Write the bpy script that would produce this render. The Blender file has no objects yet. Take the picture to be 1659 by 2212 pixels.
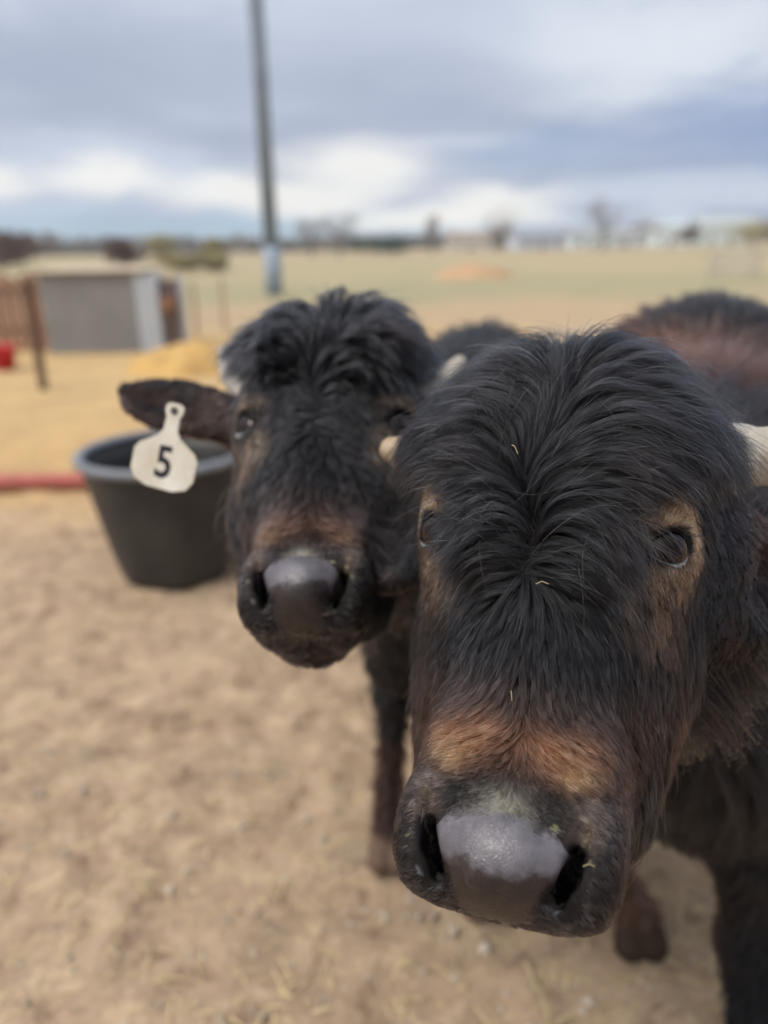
import bpy, bmesh, math, random
import numpy as np
from mathutils import Vector, Matrix, Euler
random.seed(7)
RNG = np.random.default_rng(11)
SC = bpy.context.scene
COL = SC.collection
PI = math.pi
# ------------------------------------------------------------------ camera
CAM_H = 1.45
PITCH, ROLL = math.radians(19.8), math.radians(-1.03)
cam_data = bpy.data.cameras.new('camera')
cam = bpy.data.objects.new('camera', cam_data)
COL.objects.link(cam)
RCAM = (Matrix.Rotation(PI/2 - PITCH, 3, 'X') @ Matrix.Rotation(ROLL, 3, 'Z'))
cam.matrix_world = Matrix.Translation((0, 0, CAM_H)) @ RCAM.to_4x4()
cam_data.sensor_fit = 'VERTICAL'
cam_data.sensor_height = 36.0
cam_data.lens = 36.0*1597/2212
cam_data.clip_start, cam_data.clip_end = 0.02, 3000
cam_data.dof.use_dof = True
cam_data.dof.focus_distance = 0.555
cam_data.dof.aperture_fstop = 2.3
SC.camera = cam
SC.render.resolution_x, SC.render.resolution_y = 768, 1024
# ------------------------------------------------------------------ colour management
SC.view_settings.view_transform = 'Standard'
SC.view_settings.look = 'None'
SC.view_settings.exposure = 0.15
SC.view_settings.gamma = 1.0
# ------------------------------------------------------------------ sun and sky
SUN_EL, SUN_AZ = math.radians(58), math.radians(235)      # azimuth clockwise from +Y: behind the camera, to the left
sl = bpy.data.lights.new('sun', 'SUN'); sl.energy = 1.5; sl.angle = math.radians(14); sl.color = (1, .95, .87)
sun = bpy.data.objects.new('sun', sl); COL.objects.link(sun)
sdir = Vector((math.sin(SUN_AZ)*math.cos(SUN_EL), math.cos(SUN_AZ)*math.cos(SUN_EL), math.sin(SUN_EL)))
sun.rotation_euler = sdir.to_track_quat('Z', 'Y').to_euler()

class NT:
    """tiny node-tree helper"""
    def __init__(s, nt): s.nt = nt; nt.nodes.clear()
    def n(s, t, **kw):
        x = s.nt.nodes.new(t)
        for k, v in kw.items():
            if k == 'ins':
                for a, b in v.items(): s.set(x, a, b)
            else: setattr(x, k, v)
        return x
    def set(s, node, sock, v):
        i = node.inputs[sock]
        if isinstance(v, bpy.types.NodeSocket): s.nt.links.new(v, i)
        elif isinstance(v, bpy.types.Node): s.nt.links.new(v.outputs[0], i)
        else:
            if hasattr(i, 'default_value') and hasattr(i.default_value, '__len__') and not hasattr(v, '__len__'): v = [v]*len(i.default_value)
            if hasattr(v, '__len__') and len(v) == 3 and i.type == 'RGBA': v = (*v, 1)
            i.default_value = v
    def m(s, op, a, b=0.0, c=0.0, clamp=False):
        x = s.n('ShaderNodeMath', operation=op, use_clamp=clamp); s.set(x, 0, a); s.set(x, 1, b)
        if op in ('MULTIPLY_ADD', 'SMOOTH_MIN', 'COMPARE'): s.set(x, 2, c)
        return x.outputs[0]
    def sm(s, v, a, b, lo=0.0, hi=1.0):
        x = s.n('ShaderNodeMapRange', interpolation_type='SMOOTHSTEP'); s.set(x, 0, v); s.set(x, 1, a); s.set(x, 2, b); s.set(x, 3, lo); s.set(x, 4, hi)
        return x.outputs[0]
    def mix(s, f, a, b, mode='MIX'):
        x = s.n('ShaderNodeMix', data_type='RGBA', blend_type=mode); s.set(x, 0, f); s.set(x, 6, a); s.set(x, 7, b)
        return x.outputs[2]
    def noise(s, vec, scale, detail=4, rough=.55, dist=0.0):
        x = s.n('ShaderNodeTexNoise'); s.set(x, 'Vector', vec); s.set(x, 'Scale', scale); s.set(x, 'Detail', detail); s.set(x, 'Roughness', rough); s.set(x, 'Distortion', dist)
        return x.outputs[0]

world = bpy.data.worlds.new('World'); SC.world = world; world.use_nodes = True
def build_sky():
    T = NT(world.node_tree)
    sky = T.n('ShaderNodeTexSky', sky_type='NISHITA', sun_disc=False, sun_elevation=SUN_EL, sun_rotation=SUN_AZ, altitude=1600, air_density=1.0, dust_density=1.0, ozone_density=1.2)
    tc = T.n('ShaderNodeTexCoord')
    sep = T.n('ShaderNodeSeparateXYZ', ins={0: tc.outputs['Generated']})
    X, Y, Z = sep.outputs
    el = T.m('MULTIPLY', T.m('ARCSINE', Z), 57.2958)
    az = T.m('MULTIPLY', T.m('ARCTAN2', X, Y), 57.2958)
    # cloud sheet coordinates: a flat layer seen in perspective
    den = T.m('ADD', T.m('MAXIMUM', Z, 0.0), .10)
    cv = T.n('ShaderNodeCombineXYZ', ins={0: T.m('DIVIDE', X, den), 1: T.m('DIVIDE', Y, den), 2: 0.3})
    av = T.n('ShaderNodeCombineXYZ', ins={0: T.m('MULTIPLY', az, .05), 1: T.m('MULTIPLY', el, .15), 2: 1.7})
    n1 = T.noise(cv.outputs[0], .55, 5, .5, .6)
    n2 = T.noise(av.outputs[0], 1.1, 5, .55, .4)
    n3 = T.noise(av.outputs[0], 3.2, 5, .6, .3)
    w = T.m('SUBTRACT', n2, .5)
    w3 = T.m('SUBTRACT', n3, .5)
    S = 10.0      # background strength is 0.1, cloud radiance is given in picture units
    def C(r, g, b): return (r*S, g*S, b*S)
    # high overcast sheet
    base = T.mix(T.sm(n1, .34, .66), C(.37, .42, .55), C(.60, .66, .77))
    base = T.mix(T.sm(T.m('ADD', el, T.m('MULTIPLY', w, 18)), 3, 34), base, C(.62, .67, .78))
    def blob(a0, e0, ra, re, soft, warp=10):
        dx = T.m('DIVIDE', T.m('SUBTRACT', T.m('ADD', az, T.m('MULTIPLY', w, warp*1.5)), a0), ra)
        dy = T.m('DIVIDE', T.m('SUBTRACT', T.m('ADD', el, T.m('MULTIPLY', w3, warp*.5)), e0), re)
        r = T.m('SQRT', T.m('ADD', T.m('MULTIPLY', dx, dx), T.m('MULTIPLY', dy, dy)))
        return T.sm(r, 1.0, 1.0-soft)
    base = T.mix(T.m('MULTIPLY', blob(-34, 34, 26, 16, .95), .8), base, C(1.0, 1.0, 1.02))
    base = T.mix(T.m('MULTIPLY', blob(-15, 10.5, 26, 6, .9), .75), base, C(.36, .42, .54))
    base = T.mix(T.m('MULTIPLY', blob(20, 17, 24, 4, .95), .6), base, C(.50, .545, .68))
    base = T.mix(T.m('MULTIPLY', blob(19, 11.5, 16, 5.5, .95), .9), base, C(.72, .77, .84))
    base = T.mix(T.m('MULTIPLY', blob(30, 6.5, 22, 4.5, .9), .95), base, C(.25, .34, .54))
    base = T.mix(T.m('MULTIPLY', blob(12, 5.5, 9, 2.4, .9), .7), base, C(.30, .40, .57))
    # clear gap low over the horizon shows the sky itself
    gap = T.m('MULTIPLY', T.sm(T.m('ADD', el, T.m('MULTIPLY', w3, 3)), 3.4, 1.2), T.sm(az, 22, -8))
    clear = T.mix(.55, sky.outputs[0], C(.27, .45, .70))
    base = T.mix(T.m('MULTIPLY', gap, .95), base, clear)
    # bright cumulus bank
    for a0, e0, ra, re in ((-27, 4.3, 6, 1.9), (-18.5, 4.6, 6, 2.0), (-10.5, 3.9, 7, 1.7), (-1.5, 5.2, 7.5, 3.0), (-5.5, 3.2, 7, 1.7), (8, 2.6, 8, 1.7), (3, 1.8, 12, 1.4), (-34, 4.6, 5, 1.6)):
        base = T.mix(T.m('MULTIPLY', blob(a0, e0, ra, re, .8, 6), .85), base, C(.98, .96, .90))
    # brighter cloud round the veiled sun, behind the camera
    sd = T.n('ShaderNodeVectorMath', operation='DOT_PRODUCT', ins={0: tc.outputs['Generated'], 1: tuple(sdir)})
    back = T.m('MULTIPLY', T.sm(Y, .10, -.45), T.sm(T.m('ADD', el, T.m('MULTIPLY', w, 20)), 50, 25))  # darker low sky added behind the camera to cut frontal fill
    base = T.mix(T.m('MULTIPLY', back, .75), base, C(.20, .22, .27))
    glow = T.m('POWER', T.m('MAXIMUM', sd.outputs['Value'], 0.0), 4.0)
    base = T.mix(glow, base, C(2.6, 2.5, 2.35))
    base = T.mix(T.sm(el, -.5, -3.0), base, C(.22, .18, .14))
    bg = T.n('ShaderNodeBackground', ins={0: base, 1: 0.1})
    out = T.n('ShaderNodeOutputWorld', ins={0: bg.outputs[0]})
build_sky()
SC.cycles.max_bounces = 6
SC.cycles.use_adaptive_sampling = True
SC.cycles_curves.shape = 'RIBBONS'
SC.cycles_curves.subdivisions = 2

# ------------------------------------------------------------------ helpers
def mat(name, color, rough=.8, spec=.3, var=.15, vscale=6.0, bump=0.0, bscale=60.0, metal=0.0, color2=None, detail=6, coord='Object'):
    m = bpy.data.materials.new(name); m.use_nodes = True
    T = NT(m.node_tree)
    tc = T.n('ShaderNodeTexCoord')
    nz = T.noise(tc.outputs[coord], vscale, detail, .6)
    c2 = color2 or tuple(c*(1-var*2) for c in color)
    c1 = color if color2 else tuple(min(1, c*(1+var)) for c in color)
    col = T.mix(T.sm(nz, .3, .7), c1, c2)
    b = T.n('ShaderNodeBsdfPrincipled', ins={'Base Color': col, 'Roughness': rough, 'Specular IOR Level': spec, 'Metallic': metal})
    if bump:
        nb = T.noise(tc.outputs[coord], bscale, 5, .6)
        bp = T.n('ShaderNodeBump', ins={'Strength': .6, 'Distance': bump, 'Height': nb})
        T.set(b, 'Normal', bp)
    T.n('ShaderNodeOutputMaterial', ins={0: b.outputs[0]})
    return m

def link(o, parent=None):
    COL.objects.link(o)
    if parent is not None:
        o.parent = parent
    return o
def tag(o, label=None, cat=None, group=None, kind=None):
    if label: o['label'] = label
    if cat: o['category'] = cat
    if group: o['group'] = group
    if kind: o['kind'] = kind
    return o
def empty(name, loc=(0, 0, 0), rz=0):
    o = bpy.data.objects.new(name, None); COL.objects.link(o); o.location = loc; o.rotation_euler = (0, 0, rz)
    o.empty_display_size = .1
    return o
class MB:
    """collects primitives, links them as one mesh object"""
    def __init__(s): s.bm = bmesh.new()
    def box(s, c, d, rz=0.0, rot=None, bevel=0.0):
        M = Matrix.Translation(c) @ (rot.to_4x4() if rot is not None else Matrix.Rotation(rz, 4, 'Z')) @ Matrix.Diagonal((*d, 1))
        g = bmesh.ops.create_cube(s.bm, size=1, matrix=M)
        if bevel:
            es = list({e for v in g['verts'] for e in v.link_edges})
            bmesh.ops.bevel(s.bm, geom=es, offset=bevel, segments=2, affect='EDGES', profile=.5)
        return s
    def tube(s, pts, rad, n=10, cap=True):
        pts = [Vector(p) for p in pts]
        if not hasattr(rad, '__len__'): rad = [rad]*len(pts)
        rings = []
        up = Vector((0, 0, 1))
        t0 = (pts[1]-pts[0]).normalized()
        ref = up if abs(t0.z) < .9 else Vector((1, 0, 0))
        a = t0.cross(ref).normalized()
        for i, p in enumerate(pts):
            t = ((pts[min(i+1, len(pts)-1)]-pts[max(i-1, 0)])).normalized()
            a = (a - t*a.dot(t)).normalized(); b = t.cross(a)
            rings.append([s.bm.verts.new(p + (a*math.cos(2*PI*k/n)+b*math.sin(2*PI*k/n))*rad[i]) for k in range(n)])
        for r0, r1 in zip(rings, rings[1:]):
            for k in range(n): s.bm.faces.new((r0[k], r0[(k+1) % n], r1[(k+1) % n], r1[k]))
        if cap:
            s.bm.faces.new(rings[0][::-1]); s.bm.faces.new(rings[-1])
        return s
    def lathe(s, prof, n=48, c=(0, 0, 0), fn=None):
        rings = []
        for r, z in prof:
            ring = []
            for k in range(n):
                a = 2*PI*k/n; rr = r*(fn(a, z) if fn else 1)
                ring.append(s.bm.verts.new((c[0]+rr*math.cos(a), c[1]+rr*math.sin(a), c[2]+z)))
            rings.append(ring)
        for r0, r1 in zip(rings, rings[1:]):
            for k in range(n): s.bm.faces.new((r0[k], r0[(k+1) % n], r1[(k+1) % n], r1[k]))
        return s
    def poly(s, vs, faces):
        v = [s.bm.verts.new(p) for p in vs]
        for f in faces: s.bm.faces.new([v[i] for i in f])
        return s
    def build(s, name, m, parent=None, smooth=False, loc=None):
        me = bpy.data.meshes.new(name)
        bmesh.ops.recalc_face_normals(s.bm, faces=s.bm.faces[:])
        s.bm.to_mesh(me); s.bm.free()
        if smooth:
            for p in me.polygons: p.use_smooth = True
        me.materials.append(m)
        o = bpy.data.objects.new(name, me)
        if loc: o.location = loc
        return link(o, parent)
def mesh_np(name, V, F, m, parent=None, smooth=True, col=None):
    me = bpy.data.meshes.new(name)
    F = np.asarray(F, dtype=np.int32); k = F.shape[1]
    me.vertices.add(len(V)); me.vertices.foreach_set('co', np.asarray(V, np.float32).ravel())
    me.loops.add(F.size); me.loops.foreach_set('vertex_index', F.ravel())
    me.polygons.add(len(F)); me.polygons.foreach_set('loop_start', np.arange(0, F.size, k, dtype=np.int32))
    me.update(calc_edges=True)
    me.validate()
    if smooth: me.polygons.foreach_set('use_smooth', np.ones(len(me.polygons), bool))
    if col is not None:
        a = me.attributes.new('col', 'FLOAT_COLOR', 'POINT')
        a.data.foreach_set('color', np.concatenate([col, np.ones((len(col), 1))], 1).astype(np.float32).ravel())
    me.materials.append(m)
    o = bpy.data.objects.new(name, me)
    return link(o, parent)
def sstep(x, a, b):
    t = np.clip((x-a)/(b-a), 0, 1); return t*t*(3-2*t)
def vnoise(P, scale, seed=0):
    """cheap smooth value noise, numpy, P (n,3) -> -1..1"""
    Q = P*scale + seed*17.31
    I = np.floor(Q).astype(np.int64); Fr = Q-I; Fr = Fr*Fr*(3-2*Fr)
    def h(i, j, k):
        n = (i*374761393 + j*668265263 + k*2147483647 + seed*974711) & 0xffffffff
        n = ((n ^ (n >> 13))*1274126177) & 0xffffffff
        return ((n ^ (n >> 16)) & 0xffff)/32767.5-1
    r = 0
    for a in (0, 1):
        for b in (0, 1):
            for c in (0, 1):
                w = (Fr[:, 0] if a else 1-Fr[:, 0])*(Fr[:, 1] if b else 1-Fr[:, 1])*(Fr[:, 2] if c else 1-Fr[:, 2])
                r = r + w*h(I[:, 0]+a, I[:, 1]+b, I[:, 2]+c)
    return r
# ------------------------------------------------------------------ ground
def ground_h(x, y):
    P = np.stack([x, y, np.zeros_like(x)], 1)
    d = np.hypot(x, y)
    near = sstep(d, 16, 5)
    h = near*(.018*vnoise(P, 1.7, 1) + .016*vnoise(P, 4.3, 2)*np.abs(vnoise(P, 1.9, 7)) + .014*vnoise(P, 11, 3)*(.3+np.abs(vnoise(P, 3.1, 8))) + .010*vnoise(P, 31, 4))
    h += sstep(d, 30, 90)*.5*vnoise(P, .02, 6)
    ang = np.arctan2(x, y)
    h += sstep(d, 180, 420)*(4.2*sstep(ang, .30, .60)+.6)
    return h - .012
def make_ground():
    g = np.concatenate([-np.geomspace(900, 2.8, 46), np.linspace(-2.7, 2.7, 216), np.geomspace(2.8, 900, 46)])
    gy = np.concatenate([-np.geomspace(60, 1, 12), np.linspace(-.9, 5.5, 256), np.geomspace(5.55, 900, 80)])
    X, Y = np.meshgrid(g, gy, indexing='ij')
    V = np.stack([X.ravel(), Y.ravel(), ground_h(X.ravel(), Y.ravel())], 1)
    n, k = len(g), len(gy)
    I = np.arange(n*k).reshape(n, k)
    F = np.stack([I[:-1, :-1].ravel(), I[1:, :-1].ravel(), I[1:, 1:].ravel(), I[:-1, 1:].ravel()], 1)
    m = bpy.data.materials.new('dirt and pasture'); m.use_nodes = True
    T = NT(m.node_tree)
    geo = T.n('ShaderNodeNewGeometry'); pos = geo.outputs['Position']
    sep = T.n('ShaderNodeSeparateXYZ', ins={0: pos}); x, y, z = sep.outputs
    nA = T.noise(pos, .35, 4, .6); nB = T.noise(pos, 1.7, 8, .68, .6); nC = T.noise(pos, 8, 8, .72, .4); nD = T.noise(pos, 60, 4, .6); nF = T.noise(pos, .035, 4, .55)
    dirt = T.mix(T.sm(nB, .33, .68), (.54, .425, .305), (.39, .30, .215))
    dirt = T.mix(T.m('MULTIPLY', T.sm(nC, .50, .62), .8), dirt, (.66, .54, .38))
    dirt = T.mix(T.m('MULTIPLY', T.sm(nC, .48, .36), .8), dirt, (.22, .16, .115))
    dirt = T.mix(T.m('MULTIPLY', T.sm(T.noise(pos, 4.5, 5, .6), .55, .70), .35), dirt, (.42, .40, .29))
    dirt = T.mix(T.m('MULTIPLY', T.sm(nD, .45, .7), .35), dirt, (.55, .45, .33))
    straw = T.mix(T.sm(nB, .35, .65), (.66, .475, .235), (.55, .39, .21))
    straw = T.mix(T.m('MULTIPLY', T.sm(nC, .5, .7), .4), straw, (.40, .29, .19))
    tan = T.mix(T.sm(nB, .3, .7), (.53, .41, .26), (.46, .35, .23))
    green = T.mix(T.sm(nA, .3, .7), (.43, .38, .24), (.36, .34, .21))
    field = T.mix(T.sm(nF, .4, .6), (.47, .39, .25), (.42, .375, .23))
    far = (.47, .37, .22)
    yy = T.m('ADD', y, T.m('MULTIPLY', T.m('SUBTRACT', nA, .5), T.m('MULTIPLY', y, .55)))
    # straw only on the left of the yard, beyond the red rail
    edge = T.m('SUBTRACT', yy, T.m('MULTIPLY', T.m('MAXIMUM', x, -1.0), 2.5))
    c = T.mix(T.sm(T.m('SUBTRACT', edge, 0.0), 6.0, 7.2), dirt, straw)
    c = T.mix(T.sm(yy, 12.5, 15.5), c, tan)
    c = T.mix(T.sm(yy, 18, 24), c, green)
    c = T.mix(T.sm(yy, 30, 42), c, field)
    c = T.mix(T.sm(yy, 85, 150), c, far)
    c = T.mix(1.0, c, T.mix(T.sm(yy, 4, 9), (.80, .735, .70), (.79, .775, .76)), 'MULTIPLY')
    nb = T.noise(pos, 38, 7, .7)
    bp = T.n('ShaderNodeBump', ins={'Strength': .7, 'Distance': .02, 'Height': nb})
    b = T.n('ShaderNodeBsdfPrincipled', ins={'Base Color': c, 'Roughness': .95, 'Specular IOR Level': .15, 'Normal': bp})
    T.n('ShaderNodeOutputMaterial', ins={0: b.outputs[0]})
    o = mesh_np('ground', V, F, m)
    tag(o, kind='structure')
make_ground()
def gz(x, y): return float(ground_h(np.array([float(x)]), np.array([float(y)]))[0])

# ------------------------------------------------------------------ implicit surfaces
MW = 0.0
def warp(Q, inv=False):
    k = 1-MW*sstep(Q[:, 2], -.09, -.19)
    Q = Q.copy(); Q[:, 0] = Q[:, 0]*k if inv else Q[:, 0]/k
    return Q
class SDF:
    """list of rounded primitives blended smoothly; head primitives live in the head's own frame"""
    def __init__(s, Rh, th): s.p = []; s.Rh = Rh; s.th = th
    def add(s, kind, *a, k=.02, sub=False, head=False): s.p.append((kind, a, k, sub, head))
    @staticmethod
    def one(kind, a, P):
        if kind == 'cap':
            A, ra, B, rb = a
            A = np.array(A); B = np.array(B); d = B-A
            t = np.clip(((P-A)@d)/(d@d), 0, 1)
            return np.linalg.norm(P-A-t[:, None]*d, axis=1) - (ra+(rb-ra)*t)
        if kind == 'ell':
            c, r = a[:2]
            Q = P-np.array(c)
            if len(a) > 2: Q = Q@a[2]
            r = np.array(r)
            k0 = np.linalg.norm(Q/r, axis=1); k1 = np.linalg.norm(Q/(r*r), axis=1)
            return k0*(k0-1)/np.maximum(k1, 1e-6)
        if kind == 'box':
            c, h, rad = a[:3]
            Q = P-np.array(c)
            if len(a) > 3: Q = Q@a[3]
            q = np.abs(Q)-(np.array(h)-rad)
            return np.linalg.norm(np.maximum(q, 0), axis=1)+np.minimum(q.max(1), 0)-rad
    def __call__(s, P):
        d = np.full(len(P), 9.0)
        PH = warp((P-s.th)@s.Rh)
        for kind, a, k, sub, head in s.p:
            e = s.one(kind, a, PH if head else P)
            if sub:
                e = -e
                h = np.maximum(k-np.abs(d-e), 0)/k
                d = np.maximum(d, e)+h*h*k*.25
            else:
                h = np.maximum(k-np.abs(d-e), 0)/k
                d = np.minimum(d, e)-h*h*k*.25
        return d
    def grad(s, P, e=.0015):
        g = 0
        for v in ((1, -1, -1), (-1, -1, 1), (-1, 1, -1), (1, 1, 1)):
            v = np.array(v, float); g = g + v*s(P+v*e)[:, None]
        return g/np.maximum(np.linalg.norm(g, axis=1), 1e-9)[:, None]
def surface_nets(f, gx, gy, gz_, step=4):
    nx, ny, nz = len(gx), len(gy), len(gz_)
    D = np.full((nx, ny, nz), 1.0, np.float32)
    # coarse pass
    ix, iy, iz = [np.unique(np.r_[np.arange(0, n, step), n-1]) for n in (nx, ny, nz)]
    Xc = np.stack(np.meshgrid(gx[ix], gy[iy], gz_[iz], indexing='ij'), -1).reshape(-1, 3)
    Dc = f(Xc).reshape(len(ix), len(iy), len(iz))
    near = np.zeros((nx, ny, nz), bool)
    sgn = np.ones((nx, ny, nz), bool)
    ax, ay, az = [np.minimum(np.arange(n)//step, len(i)-1) for n, i in ((nx, ix), (ny, iy), (nz, iz))]
    big = Dc[np.ix_(ax, ay, az)]
    hx = np.gradient(gx); hy = np.gradient(gy); hz = np.gradient(gz_)
    tol = step*1.3*np.sqrt(hx[:, None, None]**2+hy[None, :, None]**2+hz[None, None, :]**2)+.006
    near = np.abs(big) < tol
    D[:] = big
    I = np.argwhere(near)
    P = np.stack([gx[I[:, 0]], gy[I[:, 1]], gz_[I[:, 2]]], 1)
    vals = np.concatenate([f(P[i:i+400000]) for i in range(0, len(P), 400000)])
    D[near] = vals
    S = D < 0
    c = S[:-1, :-1, :-1].astype(np.int8)
    cnt = np.zeros((nx-1, ny-1, nz-1), np.int8)
    for a in (0, 1):
        for b in (0, 1):
            for e in (0, 1): cnt += S[a:nx-1+a, b:ny-1+b, e:nz-1+e]
    act = (cnt > 0) & (cnt < 8)
    A = np.argwhere(act)
    idx = -np.ones(act.shape, np.int64); idx[act] = np.arange(len(A))
    cor = [(a, b, e) for a in (0, 1) for b in (0, 1) for e in (0, 1)]
    G = (gx, gy, gz_)
    pos = {}; val = {}
    for q in cor:
        J = A+np.array(q); val[q] = D[J[:, 0], J[:, 1], J[:, 2]]
        pos[q] = np.stack([gx[J[:, 0]], gy[J[:, 1]], gz_[J[:, 2]]], 1)
    acc = np.zeros((len(A), 3)); w = np.zeros(len(A))
    for q in cor:
        for ax_ in range(3):
            if q[ax_] == 0:
                r = list(q); r[ax_] = 1; r = tuple(r)
                v0, v1 = val[q], val[r]
                x = (v0 < 0) != (v1 < 0)
                t = v0/np.where(v0 == v1, 1, v0-v1)
                p = pos[q]+(pos[r]-pos[q])*t[:, None]
                acc[x] += p[x]; w[x] += 1
    V = acc/np.maximum(w, 1)[:, None]
    F = []
    for ax_ in range(3):
        o1, o2 = [(1, 2), (2, 0), (0, 1)][ax_]
        sl0 = [slice(None)]*3; sl1 = [slice(None)]*3
        sl0[ax_] = slice(0, -1); sl1[ax_] = slice(1, None)
        x = S[tuple(sl0)] != S[tuple(sl1)]
        E = np.argwhere(x)
        ok = (E[:, o1] > 0) & (E[:, o2] > 0) & (E[:, o1] < act.shape[o1]) & (E[:, o2] < act.shape[o2])
        E = E[ok]
        ins = S[E[:, 0], E[:, 1], E[:, 2]]
        def cell(a, b):
            J = E.copy(); J[:, o1] -= a; J[:, o2] -= b
            return idx[J[:, 0], J[:, 1], J[:, 2]]
        q = np.stack([cell(1, 1), cell(0, 1), cell(0, 0), cell(1, 0)], 1)
        q[~ins] = q[~ins][:, ::-1]
        F.append(q[(q >= 0).all(1)])
    F = np.concatenate(F)
    for _ in range(2):
        d = f(V); g = f.grad(V)
        V = V - g*np.clip(d, -.004, .004)[:, None]
    return V, F
def axis(lo, a, b, hi, fine, coarse):
    def grow(start, stop, sgn):
        r = []; x = start; h = fine
        while (x < stop) if sgn > 0 else (x > stop):
            h = min(h*1.12, coarse); x += sgn*h; r.append(x)
        return r
    mid = np.arange(a, b, fine)
    return np.array(grow(a, lo, -1)[::-1]+list(mid)+grow(mid[-1], hi, 1))
def rot_to(x, z):
    """matrix with columns: x axis = x, z axis ~ z"""
    x = Vector(x).normalized(); z = Vector(z); y = z.cross(x).normalized(); z = x.cross(y)
    return np.array([x, y, z]).T

# ------------------------------------------------------------------ buffalo
EYE = (.074, .040, 0.0); EYE_R = .0270; EYE_O = np.array((.60, -.80, .02))/np.linalg.norm((.60, -.80, .02))
EYE_C = np.array(EYE)+EYE_O*.0403
def eye_frame(s):
    o = EYE_O*np.array((s, 1, 1)); h = np.cross(o, (0, 0, 1)); h /= np.linalg.norm(h)
    if h[0]*s > 0: h = -h               # h points to the inner corner
    v = np.cross(h, o)
    if v[2] < 0: v = -v
    return o, h*math.cos(.42)-v*math.sin(.42), v*math.cos(.42)+h*math.sin(.42)
def eye_ell(Q):
    r = []
    for s in (-1, 1):
        o, h, v = eye_frame(s); D = Q-EYE_C*np.array((s, 1, 1))
        r.append(np.sqrt((D@h)**2+((D@v)/.57)**2+((D@o)*.6)**2))
    return np.minimum(*r)
def head_prims(S, ears):
    A = lambda *a, **k: S.add(*a, head=True, **k)
    A('ell', (0, .060, .078), (.097, .083, .098), k=.03)
    A('ell', (0, .045, .02), (.080, .068, .115), k=.04)
    for s in (-1, 1):
        A('ell', (s*.078, .048, .006), (.030, .036, .036), k=.035)                # orbit
        A('ell', (s*.070, .020, .045), (.030, .030, .04), k=.04)                  # brow
    A('cap', (0, .050, -.03), .062, (0, .030, -.185), .052, k=.05)                # nasal bridge
    for s in (-1, 1):
        A('ell', (s*.058, .085, -.055), (.038, .068, .090), k=.05)                # cheek
        A('cap', (s*.054, .105, -.085), .050, (s*.050, .092, -.195), .042, k=.05)    # jaw
        A('ell', (s*.045, .022, -.195), (.028, .034, .045), k=.03)
    A('cap', (0, .10, -.05), .06, (0, .07, -.2), .035, k=.05)
    A('box', (0, .022, -.240), (.072, .052, .042), .035, k=.035)                  # muzzle
    A('ell', (0, -.008, -.240), (.044, .042, .036), k=.013)                       # nose pad bulge
    for s in (-1, 1):
        A('ell', (s*.060, .002, -.236), (.019, .032, .038), k=.012)               # outer nostril wing
    A('ell', (0, .062, -.260), (.050, .040, .026), k=.008)                        # lower lip and chin
    for s in (-1, 1):
        A('cap', (s*.0530, -.026, -.214), .0030, (s*.0490, -.036, -.240), .0060, k=.005, sub=True)
        A('cap', (s*.0490, -.036, -.240), .0060, (s*.0385, -.034, -.263), .0095, k=.005, sub=True)
        A('cap', (s*.0465, -.022, -.243), .0085, (s*.0360, .018, -.256), .0135, k=.004, sub=True)
        an_ = s*.36; Mn = np.array([[math.cos(an_), 0, math.sin(an_)], [0, 1, 0], [-math.sin(an_), 0, math.cos(an_)]])
        A('box', (s*.0455, -.018, -.245), (.0052, .034, .0215), .0050, Mn, k=.004, sub=True)
        # eye opening
        o, h2, v2 = eye_frame(s); c = EYE_C*np.array((s, 1, 1))
        A('ell', tuple(c), (.0135, .0255, .0142), np.array([o, h2, v2]).T, k=.005, sub=True)
    for s, (tipx, tipy, tipz) in ears:
        b = Vector((s*.100, .085, .055)); t = Vector((tipx, tipy, tipz)); d = t-b; Ln = d.length
        M = rot_to(d, (-.3, -.95, .3))
        n = Vector(M[:, 2])
        c = b+d*.5
        A('cap', tuple(b), .034, tuple(b+d*.35), .026, k=.03)
        A('ell', tuple(c+d*.02), (Ln*.47, .050, .020), M, k=.02)
        A('cap', tuple(b+d*.72), .022, tuple(t), .004, k=.02)
        A('ell', tuple(c+d*.14+n*.020), (Ln*.42, .039, .019), M, k=.010, sub=True)

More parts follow.
